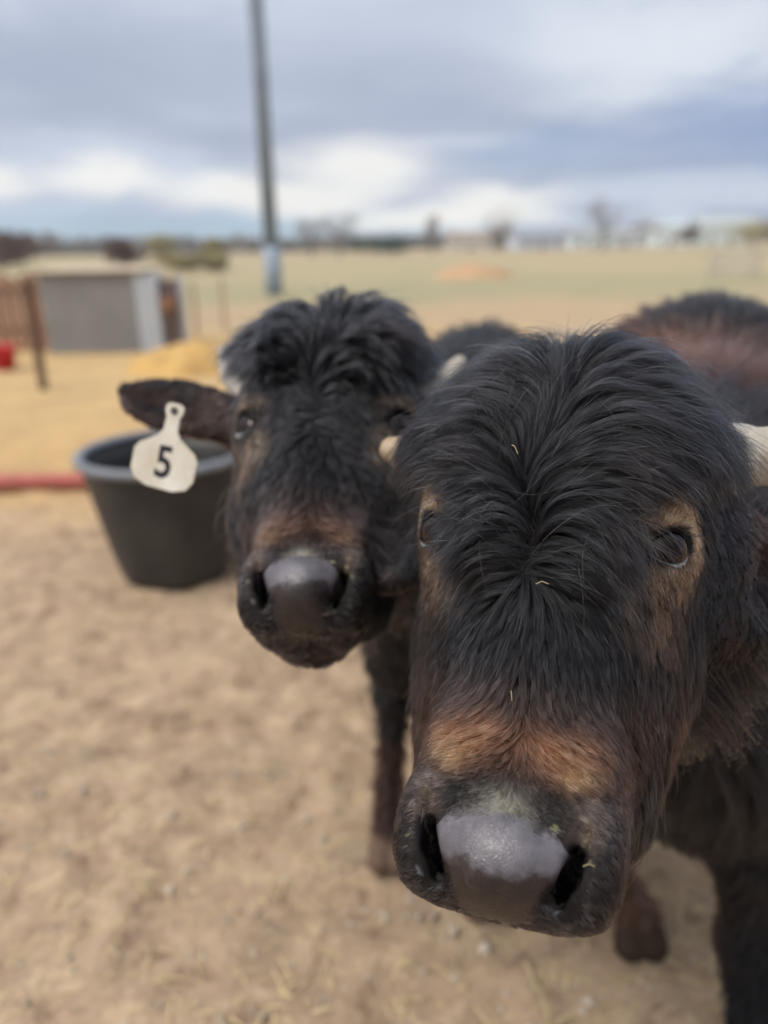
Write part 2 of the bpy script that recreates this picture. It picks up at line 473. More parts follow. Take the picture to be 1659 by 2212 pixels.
def field(Q):
    """comb direction in the head frame (before projection on the skin)"""
    x, y, z = Q.T
    x = x-np.interp(z, [-.20, -.12, -.075, -.03, .05, .12], [0, .001, .009, .004, -.008, .004])+.010*vnoise(Q, 16, 51)+.007*vnoise(Q, 45, 52)-.02*z*sstep(z, .0, .1); z = z+.012*vnoise(Q, 18, 53)+.004*vnoise(Q, 50, 54)
    ax = np.abs(x); sx = np.tanh(x/.014)
    # forehead
    a = sstep(z, -.065, .08)
    fz = 1.25*a*(1-ax/.085) - .15*(1-a) - np.clip(ax/.070, 0, 1.25)*(.95-.45*a)
    fz = fz-1.25*sstep(ax, .022, .055)*sstep(z-LINE, .055, -.02)
    F1 = np.stack([sx*(.45+.9*sstep(ax, 0, .03)), .15+1.1*sstep(ax, .065, .10), fz], 1)
    # straight down the face
    F2 = np.stack([x*(5+9*sstep(z, -.11, -.05))+sx*.12, 0*x, -1+0*x], 1)
    # above the muzzle hair swings outwards
    F3 = np.stack([sx*1.1, .2+0*x, -.75+0*x], 1)
    # cheeks and jaw
    F4 = np.stack([np.sign(x)*.05, .45+0*x, -.9+0*x], 1)
    # back of the poll
    F5 = np.stack([x*3, .9+0*x, -.15+.3*z], 1)
    w2 = sstep(z+.45*ax, -.040, -.056)[:, None]
    F = F1*(1-w2)+F2*w2
    w3 = sstep(z, -.12, -.16)[:, None]
    F = F*(1-w3)+F3*w3
    w4 = (sstep(y, .045, .08)*sstep(z, .06, .0))[:, None]
    F = F*(1-w4)+F4*w4
    w5 = (sstep(y, .085, .12)*sstep(z, -.02, .05))[:, None]
    F = F*(1-w5)+F5*w5
    wn = ((.12+.30*BRIDGE)*sstep(z, -.09, -.03))[:, None]
    F = F+wn*np.stack([vnoise(Q, 26, 61), 0*x, vnoise(Q, 26, 62)], 1)
    # short hair bends round the eyes
    for s in (-1, 1):
        e = EYE_C*np.array((s, 1, 1)); D = Q-e; r = np.linalg.norm(D, axis=1)
        w = sstep(r, .038, .026)[:, None]
        D2 = D/np.maximum(r, 1e-5)[:, None]+np.array((s*.3, .5, -.15))
        F = F*(1-w)+D2*w
    return F/np.maximum(np.linalg.norm(F, axis=1), 1e-6)[:, None]
def eye_dist(Q):
    return np.minimum(*[np.linalg.norm((Q-EYE_C*np.array((s, 1, 1)))*np.array((1, 1, 1.1)), axis=1) for s in (-1, 1)])
def hair_params(Q):
    """length, lift of the coat at head-frame points"""
    x, y, z = Q.T; ax = np.abs(x); n = len(x)
    L = np.full(n, .016); H = np.full(n, .005)
    line = LINE-.050+.50*ax+.6*np.maximum(ax-.05, 0)*np.exp(-((ax-.075)/.03)**2)+1.55*np.maximum(ax-.040, 0)-1.2*np.maximum(ax-.095, 0)
    fore = sstep(z-line, -.010, .018)*sstep(y, .15, .11)*sstep(ax, .135, .115)
    L = L+fore*(.044+.030*sstep(z, .02, .12)-.022*sstep(ax, .06, .10)); H = H+fore*(.013+(.016*sstep(z, .01, .09)+.012*np.exp(-((x-.02)/.03)**2)*sstep(z, .08, .14))*TOPLIFT)
    # line of loose tufts between the eyes and down the nose
    H = H*(1-.5*sstep(ax, .045, .07)*sstep(z, .05, .02))
    L = L-(.016*fore if BRIDGE < .5 else 0)
    dome = fore*np.exp(-((ax-.040)/.028)**2-((z-LINE+.015)/.040)**2); H = H+.013*dome; L = L*(1-.25*dome)
    br = BRIDGE*sstep(z, -.02, -.05)*sstep(z, -.155, -.07)*sstep(ax, .055, .03)
    L = L+br*.012*sstep(fore, 1, .3); H = H+br*.003*sstep(fore, 1, .3)
    ed = eye_dist(Q); q = sstep(ed, .038, .058)
    L = .006+(L-.006)*q; H = .0018+(H-.0018)*q
    mz = sstep(z, -.150, -.195)*sstep(y, .085, .05)
    L = L*(1-mz)+.0055*mz; H = H*(1-mz)+.0015*mz
    ch = sstep(y, .06, .10)*sstep(z, .02, -.04)*sstep(z, -.245, -.20)
    L = L+ch*.036; H = H+ch*.008
    L = np.where(ax > .125, .009, L); H = np.where(ax > .125, .0025, H)
    return L, H
def pad_sd(Q, grow=0.0):
    """positive inside the bare nose leather (metres, in the face plane)"""
    x, y, z = Q.T; ax = np.abs(x)
    hw = .0480-.0215*sstep(z, -.228, -.268)-grow
    top = -.2190-.8*np.maximum(ax-.034, 0)+.004*np.cos(x*50)+.0015*vnoise(Q, 110, 5)-grow
    def smin(a, b, k=.014):
        h = np.maximum(k-np.abs(a-b), 0)/k; return np.minimum(a, b)-h*h*k*.25
    return np.minimum(smin(smin((hw+.0022-ax)*.95, (top+.0015-z)*.95), z+.2850), .012-y)
def pad_mask(Q, grow=0.0):
    return sstep(pad_sd(Q, grow), -.001, .001)
def coat_colour(Q, W, seed, brown_body=None):
    rust = 1.0 if seed == 3 else .32
    """coat colours: black, rust band over the muzzle, tan rings round the eyes, brown patches"""
    x, y, z = Q.T; ax = np.abs(x); n = len(x)
    c = np.tile(np.array((.0062, .0064, .0080)), (n, 1))
    def put(w, col):
        nonlocal c
        w = np.clip(w, 0, 1)[:, None]; c = c*(1-w)+np.array(col)*w
    n1 = vnoise(Q, 28, seed); n2 = vnoise(Q, 75, seed+1); n3 = vnoise(W, 5, seed+2)
    hd = sstep(y, .30, .22)
    put(.35*sstep(n1, .2, .9), (.014, .0095, .009))
    put(sstep(ax, .14, .17)*sstep(ax, .34, .30)*sstep(y, .17, .13)*sstep(n1, -.6, .4)*.6, (.024, .013, .010))
    # cheeks turn brown low down
    put(hd*rust*.6*sstep(y, .06, .10)*sstep(z, -.06, -.12)*sstep(n1, -.5, .5), (.028, .014, .011))
    # whole lower face warms up
    put(hd*.45*sstep(z, -.09, -.14)*sstep(y, .08, .04), (.038, .021, .017))
    # rust band
    zc = -.162-.18*np.clip(ax-.012, 0, .05)
    band = np.exp(-((z-zc)/.017)**2)*sstep(ax, .068, .05)*sstep(y, .07, .03)*(.55+.45*sstep(ax, .004, .025))
    put(hd*band*rust*(.75+.35*n2), (.17, .076, .040))
    put(hd*np.exp(-((z+.182)/.010)**2)*np.exp(-((ax-.042)/.012)**2)*.6*rust, (.24, .14, .07))
    # tan eye rings, stronger towards the outside of the socket
    ed = eye_dist(Q)
    ring = sstep(ed, .052, .034)*(.25+.75*np.maximum(sstep(ax, .088, .102), sstep(z, -.012, -.03)*.6))*(1 if seed == 3 else .25)
    put(hd*ring*(.55+.35*n2+.25*np.sign(z)), (.20, .125, .075))
    put(hd*ring*sstep(z, .03, .016)*sstep(z, .006, .014)*.7, (.44, .31, .20))  # highlight on the upper lid, painted into the tan fur
    # tear line below the eye
    put(hd*np.exp(-((ax-.068-.1*(z+.04))/.012)**2)*sstep(z, -.018, -.028)*sstep(z, -.075, -.05)*.25*(1+n2), (.12, .085, .06))
    put(hd*np.exp(-((ax-.090)/.018)**2-((z+.045)/.026)**2)*sstep(y, .07, .045)*(.5+.4*n2), (.085, .054, .038))
    put(sstep(eye_ell(Q), .0285, .0262)*hd, (.010, .009, .010))
    # muzzle: soot grey with a pale saddle over the pad
    put(hd*sstep(z, -.188, -.205)*sstep(y, .09, .05)*.9, (.012, .0105, .0115))
    put(hd*sstep(z, -.19, -.2)*np.exp(-((ax-.055)/.010)**2)*sstep(z, -.235, -.215)*.6, (.11, .08, .068))
    put(hd*np.exp(-((x)/.014)**2-((z+.210)/.012)**2)*sstep(y, .03, .0)*.8, (.23, .22, .185))
    put(hd*sstep(z, -.284, -.292)*.5*rust, (.12, .08, .045))
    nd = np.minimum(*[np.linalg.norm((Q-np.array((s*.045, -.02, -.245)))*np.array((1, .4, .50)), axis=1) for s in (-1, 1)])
    crust = sstep(vnoise(Q, 330, 8), .35, .5)*sstep(vnoise(Q, 90, 9), -.1, .3)
    put(hd*crust*sstep(nd, .024, .014)*sstep(ax, .045, .050)*sstep(z, -.25, -.235)*.55, (.28, .27, .14))
    put(hd*crust*sstep(np.abs(z+.2185), .006, .002)*sstep(x, .0, .01)*sstep(y, .0, -.01)*.7, (.33, .34, .16))
    put(hd*sstep(vnoise(Q, 260, 12), .3, .5)*np.exp(-((ax-.047)/.010)**2-((z+.262)/.010)**2)*.8, (.20, .22, .25))
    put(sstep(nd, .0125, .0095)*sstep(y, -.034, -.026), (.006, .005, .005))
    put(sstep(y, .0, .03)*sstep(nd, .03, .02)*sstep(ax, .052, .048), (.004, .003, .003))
    if brown_body is not None: c = brown_body(W, c, n3)
    return np.clip(c, .004, 1)

def fur_material():
    m = bpy.data.materials.new('coat hair'); m.use_nodes = True
    T = NT(m.node_tree)
    at = T.n('ShaderNodeAttribute', attribute_name='col')
    h = T.n('ShaderNodeBsdfHairPrincipled')
    try: h.model = 'CHIANG'
    except Exception: pass
    h.parametrization = 'COLOR'
    T.set(h, 'Color', at.outputs['Color']); T.set(h, 'Roughness', .34); T.set(h, 'Radial Roughness', .6)
    T.set(h, 'Random Roughness', .2); T.set(h, 'IOR', 1.33)
    T.n('ShaderNodeOutputMaterial', ins={0: h.outputs[0]})
    return m
def skin_material():
    m = bpy.data.materials.new('dark hide'); m.use_nodes = True
    T = NT(m.node_tree)
    at = T.n('ShaderNodeAttribute', attribute_name='col')
    tc = T.n('ShaderNodeTexCoord')
    nz = T.noise(tc.outputs['Object'], 260, 4, .6)
    bp = T.n('ShaderNodeBump', ins={'Strength': .5, 'Distance': .001, 'Height': nz})
    b = T.n('ShaderNodeBsdfPrincipled', ins={'Base Color': at.outputs['Color'], 'Roughness': .75, 'Specular IOR Level': .12, 'Normal': bp})
    T.n('ShaderNodeOutputMaterial', ins={0: b.outputs[0]})
    return m
def pad_material():
    m = bpy.data.materials.new('moist nose leather'); m.use_nodes = True
    T = NT(m.node_tree)
    tc = T.n('ShaderNodeTexCoord'); o = tc.outputs['Object']
    v = T.n('ShaderNodeTexVoronoi', feature='DISTANCE_TO_EDGE', ins={'Vector': o, 'Scale': 620.0})
    nz = T.noise(o, 90, 5, .6); nw = T.noise(o, 38, 3, .5)
    hgt = T.m('ADD', T.m('MULTIPLY', T.sm(v.outputs[0], 0, .25), .5), T.m('MULTIPLY', nz, .8))
    bp = T.n('ShaderNodeBump', ins={'Strength': .4, 'Distance': .0008, 'Height': hgt})
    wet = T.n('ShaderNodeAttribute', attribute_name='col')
    wet_shade = T.m('ADD', wet.outputs['Fac'], T.m('MULTIPLY', T.m('SUBTRACT', T.noise(o, 48, 6, .7),   .5), 2.0))
    wet_shade = T.sm(wet_shade, .22, .78)
    c = T.mix(wet_shade, T.mix(T.sm(nz, .35, .65), (.098, .090, .108), (.064, .058, .070)), T.mix(T.sm(nz, .35, .65), (.026, .018, .018), (.015, .011, .011)))  # upper sky sheen and lower shade painted in, along with the wet darkening
    b = T.n('ShaderNodeBsdfPrincipled', ins={'Base Color': c, 'Roughness': T.m('SUBTRACT', T.sm(nw, .4, .6, .30, .42), T.m('MULTIPLY', wet_shade, .06)), 'Specular IOR Level': T.sm(wet_shade, 0, 1, .85, .45), 'Normal': bp})
    T.n('ShaderNodeOutputMaterial', ins={0: b.outputs[0]})
    return m
M_FUR, M_SKIN, M_PAD = fur_material(), skin_material(), pad_material()
M_EYE = bpy.data.materials.new('wet eye'); M_EYE.use_nodes = True
_T = NT(M_EYE.node_tree)
_b = _T.n('ShaderNodeBsdfPrincipled', ins={'Base Color': _T.n('ShaderNodeAttribute', attribute_name='col').outputs[0], 'Roughness': .03, 'Specular IOR Level': .22})
_T.n('ShaderNodeOutputMaterial', ins={0: _b.outputs[0]})
M_HORN = mat('weathered horn', (.50, .47, .42), .6, .4, color2=(.30, .27, .23), vscale=30, bump=.002, bscale=90)
M_HORN2 = mat('tan horn', (.42, .33, .23), .6, .4, color2=(.24, .17, .11), vscale=30, bump=.002, bscale=90)

def grow(S, roots, normals, dirs0, L, H, steps, fieldW, seedv, droop=.0, wave=.25, profile='mixed', ground=True):
    """grow guide hairs over the skin: tangent direction from the comb field, height over the skin from a profile"""
    n = len(roots); pts = np.zeros((n, steps+1, 3)); pts[:, 0] = roots
    p = roots.copy(); nn = normals.copy(); dprev = dirs0.copy()
    hs = L/steps
    for i in range(1, steps+1):
        t = i/steps
        f = fieldW(p)
        d = .55*dprev+.45*f
        d = d-nn*(d*nn).sum(1)[:, None]
        d /= np.maximum(np.linalg.norm(d, axis=1), 1e-6)[:, None]
        q = p+d*hs[:, None]
        sd = S(q); g = S.grad(q)
        h = H*(1-(1-t)**2)*(1-.25*t*t)
        q = q+g*(h-sd)[:, None]
        nn = g
        # keep the segment length bounded
        v = q-p; l = np.linalg.norm(v, axis=1); mx = hs*1.9
        v *= np.minimum(1, mx/np.maximum(l, 1e-9))[:, None]
        p = p+v; pts[:, i] = p
        dprev = v/np.maximum(np.linalg.norm(v, axis=1), 1e-9)[:, None]
    return pts
def make_curves(name, pts, rad, col, parent):
    n, k, _ = pts.shape
    cu = bpy.data.hair_curves.new(name)
    cu.add_curves([k]*n)
    cu.points.foreach_set('position', pts.astype(np.float32).ravel())
    cu.points.foreach_set('radius', rad.astype(np.float32).ravel())
    a = cu.attributes.new('col', 'FLOAT_COLOR', 'POINT')
    C = np.ones((n, k, 4), np.float32); C[:, :, :3] = col
    a.data.foreach_set('color', C.ravel())
    cu.materials.append(M_FUR)
    o = bpy.data.objects.new(name, cu)
    return link(o, parent)
def sample_faces(V, F, N, wv):
    T = np.concatenate([F[:, [0, 1, 2]], F[:, [0, 2, 3]]])
    a, b, c = V[T[:, 0]], V[T[:, 1]], V[T[:, 2]]
    cr = np.cross(b-a, c-a); ar = np.linalg.norm(cr, axis=1)/2
    w = ar*wv[T].mean(1)
    idx = RNG.choice(len(T), N, p=w/w.sum())
    u, v = RNG.random(N), RNG.random(N); fl = u+v > 1; u[fl] = 1-u[fl]; v[fl] = 1-v[fl]
    return a[idx]+u[:, None]*(b-a)[idx]+v[:, None]*(c-a)[idx]
def nearest(A, B, cell):
    """index of a close point of B for every point of A (hash grid, falls back to chunks)"""
    out = np.zeros(len(A), np.int64)
    order = np.argsort(A[:, 0]); Bs = np.argsort(B[:, 0]); bx = B[Bs, 0]
    for i in range(0, len(A), 4000):
        ia = order[i:i+4000]; lo, hi = A[ia[0], 0]-cell, A[ia[-1], 0]+cell
        j0, j1 = np.searchsorted(bx, lo), np.searchsorted(bx, hi)
        if j1 <= j0: j0, j1 = max(0, j0-50), min(len(B), j0+50)
        cand = Bs[j0:j1]
        AA = A[ia].astype(np.float32); BB = B[cand].astype(np.float32)
        for k in range(0, len(ia), 1000):
            d = (AA[k:k+1000]**2).sum(1)[:, None]+(BB**2).sum(1)[None]-2*AA[k:k+1000]@BB.T
            out[ia[k:k+1000]] = cand[d.argmin(1)]
    return out
def children(guides, gnorm, gi, roots, clump, frizz, noise_amp, lenvar, tmax=None):
    """child hairs follow the nearest guide, gather towards its tip, and carry their own waves"""
    G = guides[gi]; n, k, _ = G.shape
    t = np.linspace(0, 1, k)[None, :, None]
    off = (roots-G[:, 0])[:, None, :]
    lv = (1-lenvar*RNG.random(n)**1.5)[:, None, None]
    if tmax is not None: lv = lv*tmax[:, None, None]
    tt = np.linspace(0, 1, k)[None, :]*lv[:, :, 0]*(k-1)
    i0 = np.minimum(tt.astype(int), k-2); fr = (tt-i0)[:, :, None]
    r = np.arange(n)[:, None]
    P = G[r, i0]*(1-fr)+G[r, i0+1]*fr
    cl = (clump[:, None, None] if hasattr(clump, '__len__') else clump)
    P = P+off*(1-cl*t**.8)
    ln = np.linalg.norm(G[:, -1]-G[:, 0], axis=1)[:, None, None]
    a, b = RNG.normal(size=(n, 1, 3)), RNG.normal(size=(n, 1, 3)); ph = RNG.random((n, 1, 1))*6.28
    P = P+ln*noise_amp*(a*t**1.6+.35*b*np.sin(t*5+ph)*t)
    fz = (RNG.random((n, 1, 1)) < frizz)
    P = P+fz*ln*.10*RNG.normal(size=(n, 1, 3))*t**1.3
    return P

TOPLIFT = 1.0; LINE = 0.0; BRIDGE = 1.0
def make_buffalo(name, label, Rh, th, prims, grid, ears, horns, n_short, n_long, n_body, brown_body, seed, rscale=1.0, bodydir=(0, 1, 0)):
    root = empty(name, (float(th[0]), float(th[1]), 0.0))
    tag(root, label, 'buffalo')
    base = np.array((th[0], th[1], 0.0))
    inv = -Vector(base)
    S = SDF(Rh, th)
    head_prims(S, ears)
    S.headlen = len(S.p)
    for kind, a, k in prims: S.add(kind, *a, k=k)
    V, F = surface_nets(S, *grid)
    Q = warp((V-th)@Rh)
    col = coat_colour(Q, V, seed, brown_body)
    pm = pad_mask(Q)
    body = mesh_np('body', V-base, F, M_SKIN, root, col=col)
    # nose leather, its own part, just proud of the hide
    sd = pad_sd(Q)
    fm = (sd[F] > -.0030).all(1)
    Fp = F[fm]; u, invx = np.unique(Fp, return_inverse=True)
    Vp = V[u].copy()
    for _ in range(4):
        q = warp((Vp-th)@Rh); g0_ = pad_sd(q); e_ = 2e-4
        gr = np.stack([(pad_sd(q+np.array(v)*e_)-g0_)/e_ for v in ((1, 0, 0), (0, 1, 0), (0, 0, 1))], 1)
        out_ = g0_ < 0
        q = q-np.where(out_, g0_, 0)[:, None]*gr/np.maximum((gr**2).sum(1), .3)[:, None]
        Vp = warp(q, True)@Rh.T+th; Vp = Vp-S.grad(Vp)*S(Vp)[:, None]
    N = S.grad(Vp); d_ = pad_sd(warp((Vp-th)@Rh))
    Vp = Vp+N*(.0002+.0008*sstep(d_, .0, .006))[:, None]
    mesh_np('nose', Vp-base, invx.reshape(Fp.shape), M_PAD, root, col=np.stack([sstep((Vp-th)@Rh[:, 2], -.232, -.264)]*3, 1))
    # eyes
    for s in (-1, 1):
        c = th+Rh@((np.array(EYE)+EYE_O*.0146)*np.array((s, 1, 1))-eye_frame(s)[1]*.0030+eye_frame(s)[2]*.0010)
        gaze = np.array((s*.46, -.82, .30)); gaze /= np.linalg.norm(gaze); gw = Rh@gaze
        bm = bmesh.new(); bmesh.ops.create_uvsphere(bm, u_segments=48, v_segments=32, radius=1)
        P = np.array([v.co[:] for v in bm.verts]); FF = [[v.index for v in f.verts] for f in bm.faces]; bm.free()
        M = rot_to(gw, Rh[:, 2]); loc = P@np.array([[1, 0, 0], [0, 1, 0], [0, 0, 1]])   # pole axis z -> gaze
        W = loc[:, [2]]*M[:, 0]+loc[:, [0]]*M[:, 1]+loc[:, [1]]*M[:, 2]
        an = np.degrees(np.arccos(np.clip(loc[:, 2], -1, 1)))
        iris = sstep(an, 54, 51)[:, None]; 
        px, py = loc[:, 0]/.36, loc[:, 1]/.17
        pup = sstep(px*px+py*py, 1.15, .85)[:, None]*(loc[:, [2]] > 0)
        cc = np.array((.36, .42, .48))*(1-iris)+np.array((.008, .0026, .0018))*iris
        cc = cc*(1-pup)+np.array((.004, .004, .006))*pup
        tri = [f if len(f) == 4 else f+[f[-1]] for f in FF]
        me = bpy.data.meshes.new('eye'); me.from_pydata((c+W*EYE_R-base).tolist(), [], FF)
        for p_ in me.polygons: p_.use_smooth = True
        a_ = me.attributes.new('col', 'FLOAT_COLOR', 'POINT'); a_.data.foreach_set('color', np.concatenate([cc, np.ones((len(cc), 1))], 1).astype(np.float32).ravel())
        me.materials.append(M_EYE); link(bpy.data.objects.new('eye', me), root)
    # horns
    for pts, rads, m in horns:
        P = [th+Rh@np.array(p) for p in pts]
        # smooth the path
        PP = []; RR = []
        for i in range(len(P)-1):
            for t in np.linspace(0, 1, 7)[:-1]:
                p0 = P[max(i-1, 0)]; p1, p2 = P[i], P[i+1]; p3 = P[min(i+2, len(P)-1)]
                PP.append(.5*((2*p1)+(p2-p0)*t+(2*p0-5*p1+4*p2-p3)*t*t+(3*p1-p0-3*p2+p3)*t**3)-base); r_ = rads[i]*(1-t)+rads[i+1]*t
                RR.append(r_*(1+.035*math.sin(len(PP)*1.9)))
        PP.append(P[-1]-base); RR.append(rads[-1]); d_ = PP[-1]-PP[-2]; d_ = d_/np.linalg.norm(d_)
        for u_ in (.5, .8, .95): PP.append(P[-1]-base+d_*rads[-1]*u_); RR.append(rads[-1]*math.sqrt(1-u_*u_))
        MB().tube(PP, RR, 18).build('horn', m, root, smooth=True)
    # ---------------- coat
    def fieldW(P): return field((P-th)@Rh)@Rh.T
    headw = (np.abs(Q[:, 0]) < .3)*sstep(Q[:, 1], .20, .15)*(1-sstep(pad_sd(Q), .0015, .0075))
    # weights
    Lv, Hv = hair_params(Q)
    fwd = 1.0
    nost = 1-np.maximum.reduce([sstep(np.linalg.norm((Q-np.array((s*.0455, -.03, -.243)))*np.array((1, .5, .45)), axis=1), .0145, .0115) for s in (-1, 1)])
    # how far a point of the skin is from the opening of an eye
    eyeok = sstep(eye_ell(Q), .0235, .0260)
    wshort = headw*eyeok*nost*np.where(Lv < .05, 1, .15)*np.where(Q[:, 1] < .12, 1, .4)
    wlong = headw*eyeok*sstep(Lv, .030, .050)*np.where(Q[:, 1] < .12, 1, .4)
    allp = []
    for kind, N, w in (('short', n_short, wshort), ('long', n_long, wlong)):
        ng = N//(18 if kind == 'short' else 27)
        g0 = sample_faces(V, F, ng, w+1e-9); gn = S.grad(g0)
        Lg, Hg = hair_params(warp((g0-th)@Rh))
        Lg = Lg*(.75+.5*RNG.random(ng)); Hg = Hg*(.55+.75*RNG.random(ng))
        f0 = fieldW(g0)+.38*RNG.normal(size=g0.shape)
        steps = 6 if kind == 'short' else 11
        Sh = S
        guides = grow(Sh, g0, gn, f0, Lg, Hg, steps, fieldW, seed)
        gq = (guides.reshape(-1, 3)-th)@Rh; e_ = eye_dist(gq).reshape(ng, -1)
        start = e_[:, 0]; bad = (e_ < np.where(start > .046, .043, 0)[:, None])
        el = eye_ell(gq).reshape(ng, -1); bad |= (el < .0245) & (np.arange(el.shape[1]) > 1)[None]
        bad |= (np.linalg.norm(gq-0, axis=1).reshape(ng, -1) > 9)
        kk = guides.shape[1]
        tmax = np.where(bad.any(1), np.maximum(bad.argmax(1)-1, 1), kk-1)/(kk-1)
        r0 = sample_faces(V, F, N, w+1e-9)
        gi = nearest(r0, g0, .012)
        okd = np.linalg.norm(r0-g0[gi], axis=1) < .02
        r0, gi = r0[okd], gi[okd]
        L0 = Lg[gi]
        cl = np.clip(.30+.67*(L0-.016)/.030, .22, .97)*(.8+.25*RNG.random(ng))[gi]
        P = children(guides, gn, gi, r0, np.clip(cl, 0, .96), .09, .045, .45, tmax[gi])
        keep = (eye_ell(((P.reshape(-1, 3)-th)@Rh)).reshape(len(P), -1) > .0215).all(1); P, r0, gi = P[keep], r0[keep], gi[keep]
        n, k, _ = P.shape
        C = coat_colour(warp((r0-th)@Rh), r0, seed, brown_body)
        br = np.exp(.5*RNG.normal(size=(n, 1)))*(1+3.5*(RNG.random((n, 1)) < .012))*np.exp(.32*RNG.normal(size=(len(g0), 1)))[gi]
        C = C*br
        gr = RNG.random(n) < .018; C[gr] = C[gr]*.5+np.array((.085, .08, .075))*RNG.random((gr.sum(), 1))
        t = np.linspace(0, 1, k)[None, :, None]
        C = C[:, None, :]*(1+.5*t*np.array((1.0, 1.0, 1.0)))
        base_r = (.00021 if kind == 'short' else .00026)*rscale
        rad = base_r*(1-.72*np.linspace(0, 1, k)[None]**1.6)*(.75+.5*RNG.random((n, 1)))
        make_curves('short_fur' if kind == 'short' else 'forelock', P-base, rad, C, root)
    # loose hairs standing off the forelock
    nl = int(n_long*.016)
    g0 = sample_faces(V, F, nl, wlong*sstep(Q[:, 2], -.09, -.05)*sstep(Q[:, 1], .09, .06)*(.3+sstep(np.abs(Q[:, 0]), .02, .07))+1e-9); gn = S.grad(g0)
    gd = fieldW(g0)+.9*RNG.normal(size=g0.shape)
    def fl(P): return fieldW(P)*.5+gd*.5
    gl = grow(S, g0, gn, gd, .05+.04*RNG.random(nl), .018+.028*RNG.random(nl), 11, fl, seed)
    Cl = np.array((.05, .048, .047))*(.2+1.6*RNG.random((nl, 1, 1)))*np.ones((nl, 12, 3))
    ok_ = (eye_ell(((gl.reshape(-1, 3)-th)@Rh)).reshape(nl, -1) > .022).all(1)
    make_curves('stray_hair', (gl-base)[ok_], (.00017*rscale*(1-.7*np.linspace(0, 1, 12)[None])*np.ones((nl, 1)))[ok_], Cl[ok_], root)
    # lashes: a row along the upper lid
    LP = []
    for s in (-1, 1):
        o, h, v = eye_frame(s); c_ = EYE_C*np.array((s, 1, 1))
        for k_ in range(40):
            a_ = RNG.uniform(.10, .92)*PI; up = k_ % 4 != 0
            p0 = c_+h*(-math.cos(a_)*-.0245)*1.0+v*math.sin(a_)*(.0135 if up else -.0135)+o*.001
            out = o*.45+v*(.75 if up else -.6)*math.sin(a_)-h*(.5 if up else .1)+RNG.normal(size=3)*.15
            out /= np.linalg.norm(out); Ln = (.011+.008*RNG.random())*(1 if up else .5)
            q_ = [p0+out*Ln*t-np.array((0, 0, 1))*Ln*.45*t*t for t in np.linspace(0, 1, 7)]
            LP.append(np.array(q_)@Rh.T+th)
    LP = np.array(LP)
    make_curves('lashes', LP-base, .00020*rscale*(1-.7*np.linspace(0, 1, 7)[None])*np.ones((len(LP), 1)), np.full((len(LP), 7, 3), .012), root)
    # coarse coat of neck, trunk and legs
    if n_body:
        wb = sstep(Q[:, 1], .12, .18)*sstep(V[:, 2], .06, .10)
        front = sstep(V[:, 1], 3.0, 1.6)*.85+.15+1.5*sstep(Q[:, 1], .5, .2)+1.2*sstep(V[:, 2], .7, .5)*sstep(V[:, 1], 2.0, 1.7)
        wb = wb*front+1e-9
        g0 = sample_faces(V, F, n_body//10, wb); gn = S.grad(g0)
        bd = np.array(bodydir)
        leg = sstep(g0[:, 2], .75, .55)
        Lg = ((.050+.035*sstep(g0[:, 1], 1.4, 1.0))*(1-leg)+.026*leg)*(.6+.8*RNG.random(len(g0))); Hg = Lg*(.30+.32*RNG.random(len(g0)))
        def fb(P):
            lg = sstep(P[:, 2], .95, .6)[:, None]
            d = (bd*.8+np.array((0, 0, -.55)))*(1-lg)+np.array((0, .1, -1.0))*lg
            d = d+.45*np.stack([vnoise(P, 7, 31), vnoise(P, 7, 32), vnoise(P, 7, 33)], 1)
            return d
        guides = grow(S, g0, gn, fb(g0), Lg, Hg, 4, fb, seed)
        r0 = sample_faces(V, F, n_body, wb)
        gi = nearest(r0, g0, .04)
        okd = np.linalg.norm(r0-g0[gi], axis=1) < .05
        r0, gi = r0[okd], gi[okd]
        P = children(guides, gn, gi, r0, .80, .12, .08, .5)
        n, k, _ = P.shape
        C = coat_colour(warp((r0-th)@Rh), r0, seed, brown_body)*np.exp(.3*RNG.normal(size=(n, 1)))
        C = np.repeat(C[:, None, :], k, 1)
        rad = (.00045+.0004*sstep(r0[:, 1], .9, 1.6))[:, None]*(1-.7*np.linspace(0, 1, k)[None])*(.7+.6*RNG.random((n, 1)))
        make_curves('body_fur', P-base, rad, C, root)
    return root, S
def euler_R(e):
    e = np.radians(e)
    def rx(a): c, s = math.cos(a), math.sin(a); return np.array([[1, 0, 0], [0, c, -s], [0, s, c]])
    def ry(a): c, s = math.cos(a), math.sin(a); return np.array([[c, 0, s], [0, 1, 0], [-s, 0, c]])
    def rz(a): c, s = math.cos(a), math.sin(a); return np.array([[c, -s, 0], [s, c, 0], [0, 0, 1]])
    return rz(e[2])@rx(e[0])@ry(e[1])
def leg_prims(hip, knee, fet, hoof, r):
    """upper leg, lower leg, pastern; hoof is a flared block of horn colour"""
    return [('cap', (hip, r*1.9, knee, r*.95), .06), ('ell', (knee, (r*1.05, r*1.05, r*1.2)), .03),
            ('cap', (knee, r*.85, fet, r*.62), .03), ('ell', (fet, (r*.8, r*.85, r*.8)), .02),
            ('cap', (fet, r*.7, hoof, r*.95), .02),
            ('cap', ((hoof[0]-r*.42, hoof[1]-.015, hoof[2]-.01), r*.62, (hoof[0]-r*.50, hoof[1]-.045, .030), r*.72), .006),
            ('cap', ((hoof[0]+r*.42, hoof[1]-.015, hoof[2]-.01), r*.62, (hoof[0]+r*.50, hoof[1]-.045, .030), r*.72), .006)]

